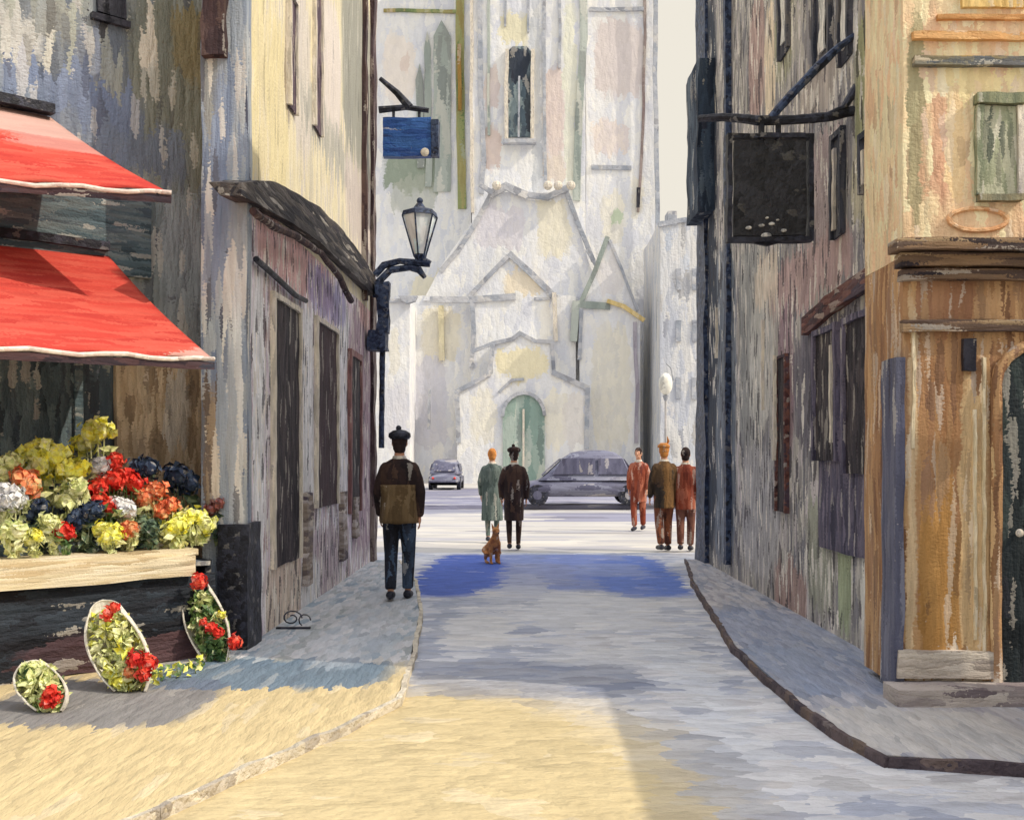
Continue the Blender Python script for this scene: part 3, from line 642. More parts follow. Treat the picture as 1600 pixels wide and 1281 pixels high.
for (a,b2,c0,c1) in ((1306,1318,215,370),(1352,1362,215,300)):
    w_ = win(a,b2,c0,c1); y = XR*F/(a+3-VX); MB().box(XR-.045, XR-.02, y-.03, y+.02, CH+(VY-c1)/F*y+.05, CH+(VY-c0)/F*y-.1).build('light_edge', trimw, w_, wob=(.08,.01,4))
# shop front at street level: brown cornice, dark arched windows
Xs = XR - .06
m_rb = paint('red_brown_cornice', [c(58,42,48), c(98,62,58), c(128,88,78), c(80,66,76)], s=.04, d='y', bump=.8, var=.3)
sf = MB(); pl = [PX(Xs, *q) for q in [(1405,382),(1372,400),(1330,432),(1290,462),(1252,496)]]
for a, b2 in zip(pl[:-1], pl[1:]): sf.prism([a, b2, b2 - Z*.16, a - Z*.16], (.12,0,0))
sf.build('shop_cornice', m_rb, rh, wob=(.12,.02,2.5))
m_pd = paint('violet_grey_shop', [c(62,60,78), c(90,86,106), c(120,112,128), c(74,70,86)], s=.045, bump=.8, var=.25, stretch=5)
arch = []
y0, y1 = 7.05, 8.7
for i in range(13):
    a = math.pi*i/12; arch.append(Vector((XR+.01, (y0+y1)/2 - math.cos(a)*(y1-y0)/2, 2.05 + .42*math.sin(a))))
ab = MB(); ab.prism([Vector((XR+.01,y0,.75))] + arch + [Vector((XR+.01,y1,.75))], (-.05,0,0)).build('arched_shop_front', m_pd, rh, wob=(.12,.015,2.5))
openX(XR-.05, 1278, 1310, 520, 720, 'shop_window', m_dk, m_pd, rh, sgn=-1)
openX(XR-.05, 1325, 1362, 500, 740, 'shop_window', m_dk, m_pd, rh, sgn=-1)
openX(XR, 1218, 1232, 560, 800, 'side_window', m_dk, m_rb, rh, sgn=-1, fw=.03)
for px, p0, p1 in ((1224,555,720),(1316,540,690),(1130,480,560),(1205,500,640)):
    y = XR*F/(px-VX); MB().box(XR-.1, XR-.07, y-.02, y+.02, CH+(VY-p1)/F*y, CH+(VY-p0)/F*y).build('pale_batten', trimw, rh, wob=(.08,.012,4))

# ochre corner house
YO = 6.2; XO = 2.31
oh = thing('ochre_corner_house', (XO+.6, YO+.5, .11), 'ochre corner house with arched dark doorway at the right edge', 'building')
m_oc = paint('ochre_plaster', gain=1.3, sat=.72, fleck=.25, cols= [c(204,158,98), c(222,182,120), c(230,200,144), c(212,166,104)], s=.045, bump=.7, var=.14, stretch=4, warp=.08,
    blobs=[bF(YO,1440,1600,40,62,c(196,146,90),.6), bF(YO,1455,1480,150,320,c(186,112,52),.7), bF(YO,1430,1450,150,330,c(176,120,64),.6), bF(YO,1475,1600,100,145,c(226,186,104),.7), bF(YO,1480,1510,150,300,c(214,168,86),.7),
           bF(YO,1450,1600,330,375,c(206,156,92),.6), bF(YO,1420,1440,0,380,c(142,132,84),.8)])
MB().box(XO, 9, YO, 6.9, 2.72, 8.1).build('upper_wall', m_oc, oh, wob=(.2,.01,1.6))
m_ob = paint('brown_pier', gain=1.25, sat=.98, fleck=.35, cols= [c(124,90,64), c(156,118,82), c(182,146,104), c(140,108,84)], s=.035, bump=.8, var=.2, stretch=8, warp=.06,
    blobs=[bF(YO,1430,1530,420,500,c(138,98,72),.7), bF(YO,1430,1500,520,720,c(146,104,66),.5), bF(YO,1500,1545,590,1040,c(206,180,136),.6), bF(YO,1435,1500,780,1060,c(160,118,60),.75), bF(YO,1430,1560,1040,1105,c(206,196,182),.75),
           bF(YO,1418,1432,500,1080,c(204,184,150),.6)])
MB().box(XO, 3.05, YO, 6.9, .1, 2.72).build('pier', m_ob, oh, wob=(.15,.012,2))
MB().box(3.05, 9, YO+.25, 6.9, .1, 2.72).build('lower_wall', m_ob, oh, wob=(.3,.01,2))
MB().box(XO-.055, XO-.002, YO-.03, 6.42, .1, 2.1).build('corner_post', paint('indigo_post', gain=1.3, sat=.7, fleck=.4, cols= [c(50,54,84), c(72,76,104), c(96,98,118)], s=.04, stretch=10, bump=.6), oh, wob=(.12,.014,2))
m_mo = paint('cornice_umber', [c(52,44,48), c(92,74,64), c(140,112,84), c(190,166,130)], s=.025, d='h', bump=.8, stretch=12, var=.3)
z = lambda py: CH + (VY-py)/F*YO
MB().box(XO-.09, 9, YO-.16, YO+.02, z(398), z(380)).box(XO-.05, 9, YO-.10, YO+.02, z(420), z(400)).box(XO-.03, 9, YO-.07, YO+.02, z(440), z(424)).build('main_cornice', m_mo, oh, wob=(.1,.010,3))
MB().box(XO-.02, 9, YO-.05, YO+.01, z(518), z(500)).build('lower_moulding', m_mo, oh, wob=(.1,.009,3))
MB().box(XO+.05, 9, YO-.05, YO+.01, z(106), z(92)).build('string_course', paint('slate_string', [c(96,100,104), c(130,124,104), c(190,156,92)], s=.03, d='h', bump=.7), oh, wob=(.1,.010,3))
MB().box(XO+.05, 9, YO-.04, YO+.01, z(66), z(54)).box(XO+.2, 9, YO-.03, YO+.01, z(34), z(26)).build('upper_moulding', paint('rose_ochre', [c(196,140,84), c(222,176,120)], s=.03, d='h', bump=.7), oh, wob=(.1,.010,3))
# window with shutters
m_gl = paint('green_grey_pane', [c(120,128,104), c(158,162,134), c(186,184,160), c(104,110,96)], s=.035, bump=.6, stretch=5)
def bxF(Y, x0, x1, y0, y1, d0, d1): a = P(x0,y1,Y); b2 = P(x1,y0,Y); return MB().box(a.x, b2.x, Y-d1, Y-d0, a.z, b2.z)
wv = bxF(YO,1535,1585,168,306,-.01,.02).build('window', m_gl, oh, wob=(.08,.008,4))
bxF(YO,1520,1596,150,166,-.01,.06).build('lintel', paint('olive_lintel', [c(110,118,96), c(140,142,112)], s=.03), wv, wob=(.06,.012,4))
bxF(YO,1526,1592,306,316,-.01,.06).build('sill', paint('sill_olive', [c(110,112,96), c(150,140,110)], s=.03), wv, wob=(.06,.01,4))
bxF(YO,1523,1534,168,306,-.01,.04).build('shutter', m_gl, wv, wob=(.06,.008,4)); bxF(YO,1586,1596,168,306,-.01,.04).build('shutter', trimw, wv, wob=(.06,.008,4))
wu = bxF(YO,1500,1600,-80,14,-.01,.03).build('window', paint('upper_pane_ochre', [c(210,170,100), c(228,196,130)], s=.03), oh, wob=(.08,.008,4))
# oval relief
ov = MB(); ov.tube([P(1528+46*math.cos(t*6.283/24), 343+17*math.sin(t*6.283/24), YO-.01) for t in range(25)], .014, 6).build('oval_relief', paint('relief_rose', [c(206,150,104), c(230,190,146)], s=.03, d='n'), oh, wob=(.05,.006,5))
bxF(YO,1502,1522,530,580,-.01,.03).build('plaque', glassd, oh, wob=(.05,.008,5))
for x, t_, b_2 in ((1520,640,1000),(1534,560,1040),(1424,520,700)): bxF(YO,x,x+5,t_,b_2,-.01,.02).build('fluting', paint('pale_fluting', [c(214,196,158), c(236,222,192)], s=.02), oh, wob=(.06,.009,5))
# arched doorway
dr = MB(); a = P(1556,1108,YO-.02); pts=[Vector((a.x,YO-.01,.12))]
xr = a.x + .95; zt = z(600); rr = (xr-a.x)/2
for i in range(13):
    t = math.pi - math.pi*i/12; pts.append(Vector(((a.x+xr)/2 + rr*math.cos(t), YO-.01, zt + rr*.62*math.sin(t))))
pts.append(Vector((xr, YO-.01, .12)))
d_ = dr.prism(pts, (0,-.03,0)).build('door', paint('bottle_dark_door', [c(26,32,36), c(42,50,54), c(62,72,70)], s=.05, bump=.7, var=.25), oh, wob=(.1,.008,3))
MB().tube([p + Vector((0,-.02,0)) for p in pts], .035, 8).build('door_frame', m_ob, d_, wob=(.1,.008,3))
MB().ball((a.x+.12, YO-.07, 1.05), .025, 8, 6).build('handle', trimw, d_)
st = MB().box(XO-.12, 3.9, YO-.26, YO+.0, .03, .15).build('step', paint('worn_step', [c(110,98,104), c(160,150,148), c(196,186,176)], s=.04, d='h', bump=.8), oh, wob=(.1,.012,3))
MB().box(XO-.05, a.x-.02, YO-.05, YO+.0, .171, .34).build('plinth', paint('pale_plinth', [c(176,164,154), c(206,196,182)], s=.04, d='h', bump=.8), oh, wob=(.1,.010,3))

# black hanging sign on the right
YB = 7.9
sg = thing('hanging_sign', P(1350,185,YB), 'large square black board hanging from the right wall on iron bars', 'sign')
m_bs = paint('black_board', [c(34,34,38), c(44,44,46), c(54,54,58), c(38,38,42)], s=.05, fleck=.06, d='n', bump=.8, var=.3, rough=.55)
k = MB(); a = P(1146,370,YB); b2 = P(1258,222,YB); k.box(a.x,b2.x,YB-.035,YB+.035,a.z,b2.z).build('board', m_bs, sg, wob=(.08,.010,4))
fm_ = MB(); a = P(1142,372,YB); b2 = P(1262,218,YB); e=.035
fm_.box(a.x,b2.x,YB-.05,YB+.05,b2.z,b2.z+e).box(a.x,b2.x,YB-.05,YB+.05,a.z-e,a.z).box(a.x-e,a.x,YB-.05,YB+.05,a.z-e,b2.z+e).box(b2.x,b2.x+e,YB-.05,YB+.05,a.z-e,b2.z+e).build('board_frame', ink, sg, wob=(.08,.010,4))
pn = MB(); pn.prism([P(1160,372,YB), P(1180,380,YB), P(1200,384,YB), P(1222,378,YB), P(1245,372,YB)], (0,.04,0)).build('lower_scallop', ink, sg, wob=(.05,.008,5))
orn = MB()
for (x, y, r_) in ((1198,368,8),(1190,352,5),(1206,350,5),(1170,356,5),(1225,360,5),(1198,340,3),(1215,344,3)): orn.ball(P(x,y,YB-.045), (r_*YB/F, .012, r_*.55*YB/F), 8, 6)
orn.build('ornament', paint('tarnished_silver', [c(120,120,122), c(190,188,182), c(224,220,210)], s=.015, d='n', bump=.5, rough=.4), sg, wob=(.03,.006,8))
MB().tube([P(1092,186,YB+.4), P(1130,184,YB+.25), P(1185,188,YB), P(1240,188,YB), P(1300,182,YB), P(1342,172,YB)], [.03,.035,.038,.036,.034,.04], 8).build('cross_bar', ink, sg, wob=(.07,.010,4))
MB().tube([P(1200,190,YB), P(1235,150,YB), P(1275,108,YB), P(1312,74,YB), P(1345,48,YB)], [.03,.034,.034,.03,.018], 8).build('stay', navy, sg, wob=(.07,.010,4))
MB().tube([P(1280,186,YB), P(1318,170,YB), P(1330,150,YB), P(1340,132,YB)], [.025,.03,.035,.03], 8).build('brace', ink, sg, wob=(.07,.010,4))
for x in (1190, 1216): MB().tube([P(x,188,YB), P(x,222,YB)], .022, 6).build('hanger', ink, sg)

# ------------------------------------------------------------------ low stone wall, unseen, added off the right to shade the foreground road
gw = thing('shadow_wall', (3.8, 2, 0), 'unseen low stone wall added to cast the shadow beside the sunlit patch', 'wall')
m_gw = paint('shadow_wall_stone', [c(150,140,126), c(178,168,150), c(196,186,168)], s=.08, d='h', bump=.8)
MB().box(3.6, 3.95, -6, 5.75, 0, 2.72).build('wall', m_gw, gw, wob=(.3,.012,1.5)); MB().box(3.54, 4.0, -6.05, 5.8, 2.722, 2.84).build('coping', trimw, gw, wob=(.3,.012,1.5))  # body and coping of the added, unseen shadow wall

# ------------------------------------------------------------------ church across the square
WC = (1.0, .045, .25)
ch = thing('church', (0, 64, 0), 'pale stone church with tall tower closing the street', 'church')
pal = [c(202,204,212), c(214,215,218), c(226,224,218), c(208,210,216)]
yl = c(222,212,178); lil = c(196,194,204); gr = c(150,160,152); rs = c(206,178,162)
def stone(nm, bl=(), s=.32): return paint(nm, pal, s=s, d='v', stretch=2.5, bump=.35, var=.06, blobs=bl, rough=.9, fleck=.05, gain=1.06, sat=.85)
def pol(pts, Y, dep, name, mat, parent=ch): return MB().prism([P(x,y,Y) for x,y in pts], (0,dep,0)).build(name, mat, parent, wob=WC)
YT = 65
tw = pol([(737,-160),(915,-160),(915,770),(737,770)], YT, 9, 'tower', stone('tower_stone', [bF(YT,780,825,20,70,c(216,206,160),.7), bF(YT,755,780,110,170,rs,.5), bF(YT,755,785,200,262,rs,.65), bF(YT,850,880,105,240,rs,.6), bF(YT,845,880,240,290,c(206,184,160),.6), bF(YT,830,845,0,300,c(176,180,182),.5),bF(YT,880,900,0,300,c(218,216,180),.5)]))
lw = pol([(540,-160),(736,-160),(736,770),(540,770)], 67, 8, 'left_wing', stone('left_wing_stone', [bF(67,600,650,60,160,c(226,214,200),.7), bF(67,600,700,236,300,c(140,152,134),.9), bF(67,610,680,280,330,c(168,172,156),.6), bF(67,625,640,80,110,rs,.4), bF(67,640,700,430,560,c(222,210,170),.6)]))
rw = pol([(916,-160),(1024,-160),(1024,770),(916,770)], 67, 8, 'right_wing', stone('right_wing_stone', [bF(67,930,1005,30,150,c(204,192,188),.8), bF(67,925,985,190,240,rs,.4), bF(67,940,975,300,380,yl,.4), bF(67,955,975,320,350,c(176,196,160),.7), bF(67,985,1005,280,340,yl,.4), bF(67,930,1000,500,680,yl,.4)]))
m_grey = paint('grey_moulding', [c(150,156,166), c(170,173,180), c(188,188,190)], s=.3, d='n', bump=.4, var=.12)
m_green = paint('mossy_pipe', [c(110,128,84), c(136,148,98), c(164,160,110), c(150,128,70)], s=.35, d='v', bump=.5, var=.15)
m_sage = paint('sage_glass', [c(142,152,146), c(160,168,160), c(178,184,176)], s=.4, d='v', bump=.3, var=.1, rough=.6)
def strip(pts, Y, wpx, name, mat=m_grey, parent=ch, dep=.2): return MB().strip([P(x,y,Y-.12) for x,y in pts], wpx*.82*Y/F, dep).build(name, mat, parent, wob=(.8,.06,.35))
# tower buttresses and shafts
strip([(752,-160),(750,100),(756,250),(752,300)], YT, 9, 'buttress'); strip([(766,-160),(763,120),(764,210)], YT, 5, 'buttress', m_sage)
strip([(852,-160),(850,120),(852,290)], YT, 6, 'buttress'); strip([(876,-160),(874,105)], YT, 5, 'buttress')
strip([(908,-160),(912,60),(904,180),(900,310)], YT, 14, 'buttress', m_sage)
strip([(739,-160),(736,200),(738,330)], YT, 6, 'buttress', trimw)
# tower window
tww = MB().prism([P(x,y,YT) for x,y in [(792,215),(792,82),(800,74),(822,74),(830,82),(830,215)]], (0,-.12,0)).build('belfry_window', paint('belfry_shadow', [c(46,56,70), c(92,108,118), c(150,164,164), c(110,124,130)], s=.3, d='v', stretch=3, bump=.4, blobs=[bF(YT,793,830,76,125,c(38,44,60),.85), bF(YT,820,830,125,212,c(48,56,66),.8)], warp=.2), ch, wob=(.6,.07,.4))
MB().strip([P(792,218,YT-.4),P(792,78,YT-.4)], .22, .5).strip([P(832,218,YT-.4),P(832,78,YT-.4)], .22, .5).build('window_frame', trimw, tww, wob=(.6,.05,.4))
MB().strip([P(788,220,YT-.5),P(836,220,YT-.5)], .25, .5).build('sill', m_grey, tww, wob=(.6,.05,.4))
MB().strip([P(812,120,YT-.3),P(811,214,YT-.3)], .12, .2).build('mullion', m_grey, tww, wob=(.6,.05,.4))
strip([(790,-60),(790,40)], YT, 4, 'niche_edge'); strip([(826,-60),(826,50)], YT, 4, 'niche_edge')
# left wing: green lancets, mossy pipe, string course
for (x0, x1, t_, b_) in ((651,662,100,262),(664,674,52,292),(678,704,34,300)):
    xm = (x0+x1)/2; MB().prism([P(x,y,67) for x,y in [(x0,b_),(x0,t_+25),(xm,t_),(x1,t_+25),(x1,b_)]], (0,-.15,0)).build('lancet_window', m_sage, ch, wob=(.6,.10,.35))
strip([(719,-160),(718,100),(720,250),(722,322)], 67, 16, 'mossy_pipe', m_green); strip([(717,70),(718,170)], 66.6, 7, 'rust_stain_board', paint('rust_board', [c(150,116,50), c(170,134,74)], s=.3))
strip([(600,17),(710,18)], 67, 6, 'string_course', m_green)
strip([(922,14),(1004,14)], 67, 7, 'string_course'); strip([(926,262),(985,262)], 67, 8, 'ledge')
strip([(1006,-160),(1008,60),(1003,240),(998,330)], 67, 5, 'shaft', paint('plum_shaft', [c(120,104,104), c(160,148,142)], s=.3)); strip([(998,295),(998,322)], 66.6, 7, 'slit_window', glassd)
strip([(1026,-160),(1024,120),(1028,330),(1024,560),(1026,700)], 66.4, 8, 'corner_shaft')
# big front roof between tower and porch
rf = pol([(770,300),(884,300),(922,415),(940,470),(660,470),(690,415)], 62.5, 4, 'nave_front', stone('nave_stone', [bF(62.5,840,890,310,400,c(222,212,178),.6), bF(62.5,740,820,320,390,c(200,194,202),.6)]))
pol([(640,462),(940,462),(940,770),(640,770)], 62.6, 4, 'narthex', stone('narthex_stone', [bF(62.6,660,720,480,560,c(220,210,180),.6), bF(62.6,640,700,560,700,lil,.6)]))
strip([(768,300),(745,345),(715,392),(690,422)], 62.5, 9, 'coping'); strip([(886,300),(902,345),(926,405)], 62.5, 8, 'coping')
strip([(766,302),(790,290),(822,305)], 62.3, 14, 'ridge_stone'); strip([(828,305),(856,308),(886,294)], 62.3, 11, 'ridge_stone')
strip([(752,290),(768,300)], 62.0, 8, 'ridge_stone', m_grey)
for x in (776, 856, 872, 892): MB().ball(P(x,290,61.8), .28, 8, 6).build('finial', trimw, ch)
# gabled bay
pol([(736,462),(800,398),(862,460),(900,462),(900,770),(736,770)], 61.8, 1.2, 'gabled_bay', stone('bay_stone', [bF(61.8,790,850,420,460,c(224,206,170),.7), bF(61.8,845,862,470,540,c(232,226,212),.7)]))
strip([(733,464),(765,430),(792,402)], 61.8, 8, 'gable_moulding'); strip([(797,398),(830,428),(866,464)], 61.8, 12, 'gable_moulding')
strip([(674,468),(730,468),(802,464)], 61.8, 12, 'cornice'); strip([(836,467),(858,467)], 61.8, 5, 'cornice')
strip([(738,474),(740,520),(736,572)], 61.8, 9, 'pilaster'); strip([(688,480),(690,560)], 62.4, 10, 'pilaster', paint('straw_pilaster', [c(214,202,160), c(224,214,180)], s=.3))
strip([(900,475),(896,530)], 61.6, 14, 'pilaster', m_sage); strip([(866,460),(868,530)], 61.6, 8, 'pilaster', trimw)
# porch
por = pol([(770,536),(812,520),(866,536),(866,580),(920,606),(920,770),(714,770),(714,612),(770,584)], 60.6, 1.6, 'porch', stone('porch_stone', [bF(60.6,775,855,545,590,c(222,210,166),.8), bF(60.6,735,775,610,690,yl,.4), bF(60.6,850,885,610,700,yl,.4), bF(60.6,880,915,620,700,c(214,208,200),.7)]))
strip([(738,548),(770,536),(800,530),(812,520),(836,532),(864,533)], 60.6, 7, 'porch_pediment'); strip([(770,540),(764,580)], 60.6, 9, 'porch_edge'); strip([(862,536),(866,582)], 60.6, 7, 'porch_edge')
strip([(764,584),(714,612)], 60.6, 8, 'porch_coping'); strip([(866,582),(918,606)], 60.6, 10, 'porch_coping')
strip([(714,614),(717,690)], 60.6, 9, 'porch_pilaster'); strip([(918,608),(916,700)], 60.6, 9, 'porch_pilaster'); strip([(672,610),(669,670)], 62, 5, 'pilaster')
ar = []
for i in range(11):
    t = math.pi - math.pi*i/10; ar.append((818 + 33*math.cos(t), 648 - 34*math.sin(t)))
dd = MB().prism([P(x,y,60.6) for x,y in [(785,768)] + ar + [(851,768)]], (0,-.15,0)).build('door', paint('verdigris_door', [c(124,148,140), c(146,166,156), c(170,182,174)], s=.35, d='v', bump=.3, var=.1), ch, wob=(.6,.06,.4))
MB().strip([P(x,y,60.3) for x,y in ar], .2, .3).build('door_arch', m_grey, dd, wob=(.6,.05,.4)); MB().strip([P(818,640,60.35),P(818,768,60.35)], .12, .2).build('door_mullion', trimw, dd)
strip([(780,612),(800,594),(818,592)], 60.6, 5, 'arch_moulding')
# right turret
pol([(950,372),(1000,486),(1000,770),(906,770),(906,474)], 61.6, 2.5, 'gabled_turret', stone('turret_stone', [bF(61.6,925,985,510,700,yl,.4), bF(61.6,935,975,400,460,c(216,210,206),.6)]))
strip([(948,372),(930,420),(908,472)], 61.6, 9, 'turret_coping', m_sage); strip([(952,376),(972,420),(996,484)], 61.6, 5, 'turret_coping')
strip([(904,476),(950,478)], 61.6, 13, 'turret_cornice', m_sage); strip([(950,470),(975,478),(1006,500)], 61.5, 8, 'turret_cornice', paint('gold_cornice', [c(206,180,110), c(222,200,150)], s=.3))
strip([(908,482),(906,560)], 61.6, 7, 'turret_pilaster'); strip([(992,505),(996,600),(994,690)], 61.6, 7, 'turret_pilaster', paint('lilac_pilaster', [c(160,154,166), c(186,180,188)], s=.3))
strip([(918,392),(930,412)], 62.2, 6, 'bracket_stone')
# pale house right of the church
ph = thing('pale_house', (10, 58, 0), 'pale blue grey house between the church and the right hand row', 'building')
m_ph = paint('blue_white_plaster', [c(184,188,198), c(202,204,208), c(214,212,208), c(190,196,206)], s=.3, bump=.5, var=.08, stretch=4)
pol([(1032,346),(1240,338),(1240,775),(1032,775)], 58, 8, 'wall', m_ph, ph)
strip([(1030,350),(1060,344),(1100,340),(1130,338)], 58, 9, 'eaves', m_grey, ph)
pol([(1044,330),(1058,330),(1058,352),(1044,352)], 57.9, 1.2, 'chimney', m_grey, ph)
for x in (1060, 1085):
    for y in (420, 500, 590):
        MB().box(*[v for v in (P(x-4,0,58).x, P(x+4,0,58).x)], 57.9, 58.05, P(0,y+34,58).z, P(0,y,58).z).build('window', m_grey, ph, wob=(.5,.05,.5))
fl_ = thing('pale_terrace', (-14, 58, 0), 'pale terraced house glimpsed behind the walking man on the left', 'building')
pol([(420,470),(640,470),(640,775),(420,775)], 59, 8, 'wall', stone('terrace_stone', [bF(59,608,625,520,590,yl,.4), bF(59,600,640,600,700,lil,.5)]), fl_)
strip([(560,470),(640,470)], 59, 7, 'eaves', m_grey, fl_)
MB().prism([P(x,y,58.6) for x,y in [(622,462),(652,462),(648,470),(636,474),(628,470)]], (0,.5,0)).build('corbel', m_grey, fl_)

# ------------------------------------------------------------------ vehicles
def car(name, loc, rz, label, L, Hh, Wd, cols):
    t = thing(name, loc, label, 'car', None)
    M4 = Matrix.Translation(loc) @ Matrix.Rotation(rz, 4, 'Z')
    body = paint('car_paint', cols, s=.12, d='h', bump=.25, var=.15, rough=.4)
    lower = [(-.5,.32,.40),(-.49,.62,.44),(-.42,.72,.47),(-.2,.78,.49),(.05,.80,.5),(.28,.76,.49),(.43,.66,.45),(.5,.5,.4)]
    mb = MB(); n = 12; rings = []
    for (u, h, wv_) in lower:
        x = u*L; zt = h*.98; hw = wv_*Wd
        prof = [(-hw*.86,.28),(-hw,.42),(-hw,zt*.72),(-hw*.9,zt*.93),(-hw*.6,zt),(0,zt*1.03),(hw*.6,zt),(hw*.9,zt*.93),(hw,zt*.72),(hw,.42),(hw*.86,.28),(0,.24)]
        rings.append([M4 @ Vector((x, a, b)) for a, b in prof])
    vs = [p for r in rings for p in r]; fs = [(j*n+i, j*n+(i+1)%n, (j+1)*n+(i+1)%n, (j+1)*n+i) for j in range(len(rings)-1) for i in range(n)]
    fs += [tuple(range(n))[::-1], tuple((len(rings)-1)*n+i for i in range(n))]
    mb.add(vs, fs); mb.build('body', body, t, smooth=True)
    cab = MB(); rings = []
    for (z_, a, b, hw) in ((.74,-.36,.30,.47),(.95,-.33,.24,.44),(Hh*.86,-.27,.13,.39),(Hh*.96,-.22,.07,.34),(Hh,-.15,.0,.22)):
        rings.append([M4 @ Vector((x*L, y*Wd, z_)) for x, y in ((a,-hw*.8),(a+.03,-hw),(b-.03,-hw),(b,-hw*.8),(b,hw*.8),(b-.03,hw),(a+.03,hw),(a,hw*.8))])
    vs = [p for r in rings for p in r]; n = 8
    fs = [(j*n+i, j*n+(i+1)%n, (j+1)*n+(i+1)%n, (j+1)*n+i) for j in range(len(rings)-1) for i in range(n)] + [tuple((len(rings)-1)*n+i for i in range(n))]
    cab.add(vs, fs).build('cabin', body, t, smooth=True)
    gl_ = paint('car_glass', [c(78,78,98), c(104,104,124)], s=.1, bump=.1, rough=.35)
    for sd_ in (-1, 1):
        for (x0, x1, xt0, xt1) in ((-.31,-.10,-.265,-.10),(-.08,.21,-.08,.14)):
            q = [M4 @ Vector((x0*L, sd_*Wd*.452, .92)), M4 @ Vector((x1*L, sd_*Wd*.452, .92)), M4 @ Vector((xt1*L, sd_*Wd*.405, Hh*.85)), M4 @ Vector((xt0*L, sd_*Wd*.405, Hh*.85))]
            MB().prism(q, M4.to_3x3() @ Vector((0, sd_*.03, 0))).build('side_window', gl_, t)
        for x in (-.31, .31):
            c_ = Vector((x*L, sd_*Wd*.43, .31)); whl = MB().tube([M4 @ (c_ + Vector((0,-.09,0))), M4 @ (c_ + Vector((0,.09,0)))], .31, 20).build('wheel', ink, t)
            MB().tube([M4 @ (c_ + Vector((0,-.10,0))), M4 @ (c_ + Vector((0,.10,0)))], .13, 14).build('hubcap', gl_, whl)
        MB().ball(M4 @ Vector((.485*L, sd_*Wd*.30, .56)), .09, 10, 6).build('headlight', trimw, t)
        MB().ball(M4 @ Vector((-.495*L, sd_*Wd*.33, .56)), .06, 8, 6).build('tail_light', FM['r'], t)
    for (xa, za_, xb, zb2, hw) in ((-.355,.82,-.275,Hh*.84,.34),(.275,.82,.15,Hh*.84,.34)):
        s_ = -1 if xa < 0 else 1
        q = [M4 @ Vector((xa*L, -hw*Wd, za_+.06)), M4 @ Vector((xa*L, hw*Wd, za_+.06)), M4 @ Vector((xb*L, hw*.88*Wd, zb2)), M4 @ Vector((xb*L, -hw*.88*Wd, zb2))]
        MB().prism(q, M4.to_3x3() @ Vector((s_*.03, 0, .01))).build('rear_window' if s_ < 0 else 'windscreen', gl_, t)
    for s_ in (-1, 1): MB().tube([M4 @ Vector((s_*.51*L, -.44*Wd, .40)), M4 @ Vector((s_*.525*L, 0, .40)), M4 @ Vector((s_*.51*L, .44*Wd, .40))], .05, 8).build('bumper', gl_, t)
    return t
gp = [c(86,86,106), c(110,110,130), c(136,138,154), c(92,92,112)]
g = G(912, 796); car('parked_car', (g.x, g.y+.9, .10), math.pi, 'slate grey rounded car standing sideways before the church', 4.3, 1.62, 1.7, gp)
g = Vector(((698-VX)/F*50, 50, 0)); car('parked_car', (g.x, 50, -.02), math.pi/2, 'small grey car far off, seen end on beside the walking man', 3.9, 1.45, 1.55, gp)

# globe street lamp
YL_ = 22
sl = thing('street_lamp', ((1040-VX)/F*YL_, YL_, 0), 'white globe street lamp above the rust coloured group', 'street lamp')
lx = (1040-VX)/F*YL_
MB().tube([(lx,YL_,0),(lx,YL_,.25),(lx,YL_,.3),(lx,YL_,2.75)], [.10,.09,.035,.022], 10).build('post', paint('pale_post', [c(170,170,172), c(196,192,188)], s=.06), sl)
MB().ball((lx,YL_,P(0,600,YL_).z), (.15,.15,.24), 14, 10).build('globe', paint('opal_globe', [c(226,222,208), c(240,238,228)], s=.2, bump=.1, rough=.2), sl, smooth=True)
MB().tube([(lx,YL_,2.72),(lx,YL_,2.84)], [.03,.07], 10).build('collar', m_grey, sl)
MB().tube([(lx+.02,YL_-.0,P(0,568,YL_).z),(lx+.12,YL_,P(0,575,YL_).z),(lx+.17,YL_,P(0,595,YL_).z)], .02, 6).build('cage_bar', m_grey, sl)

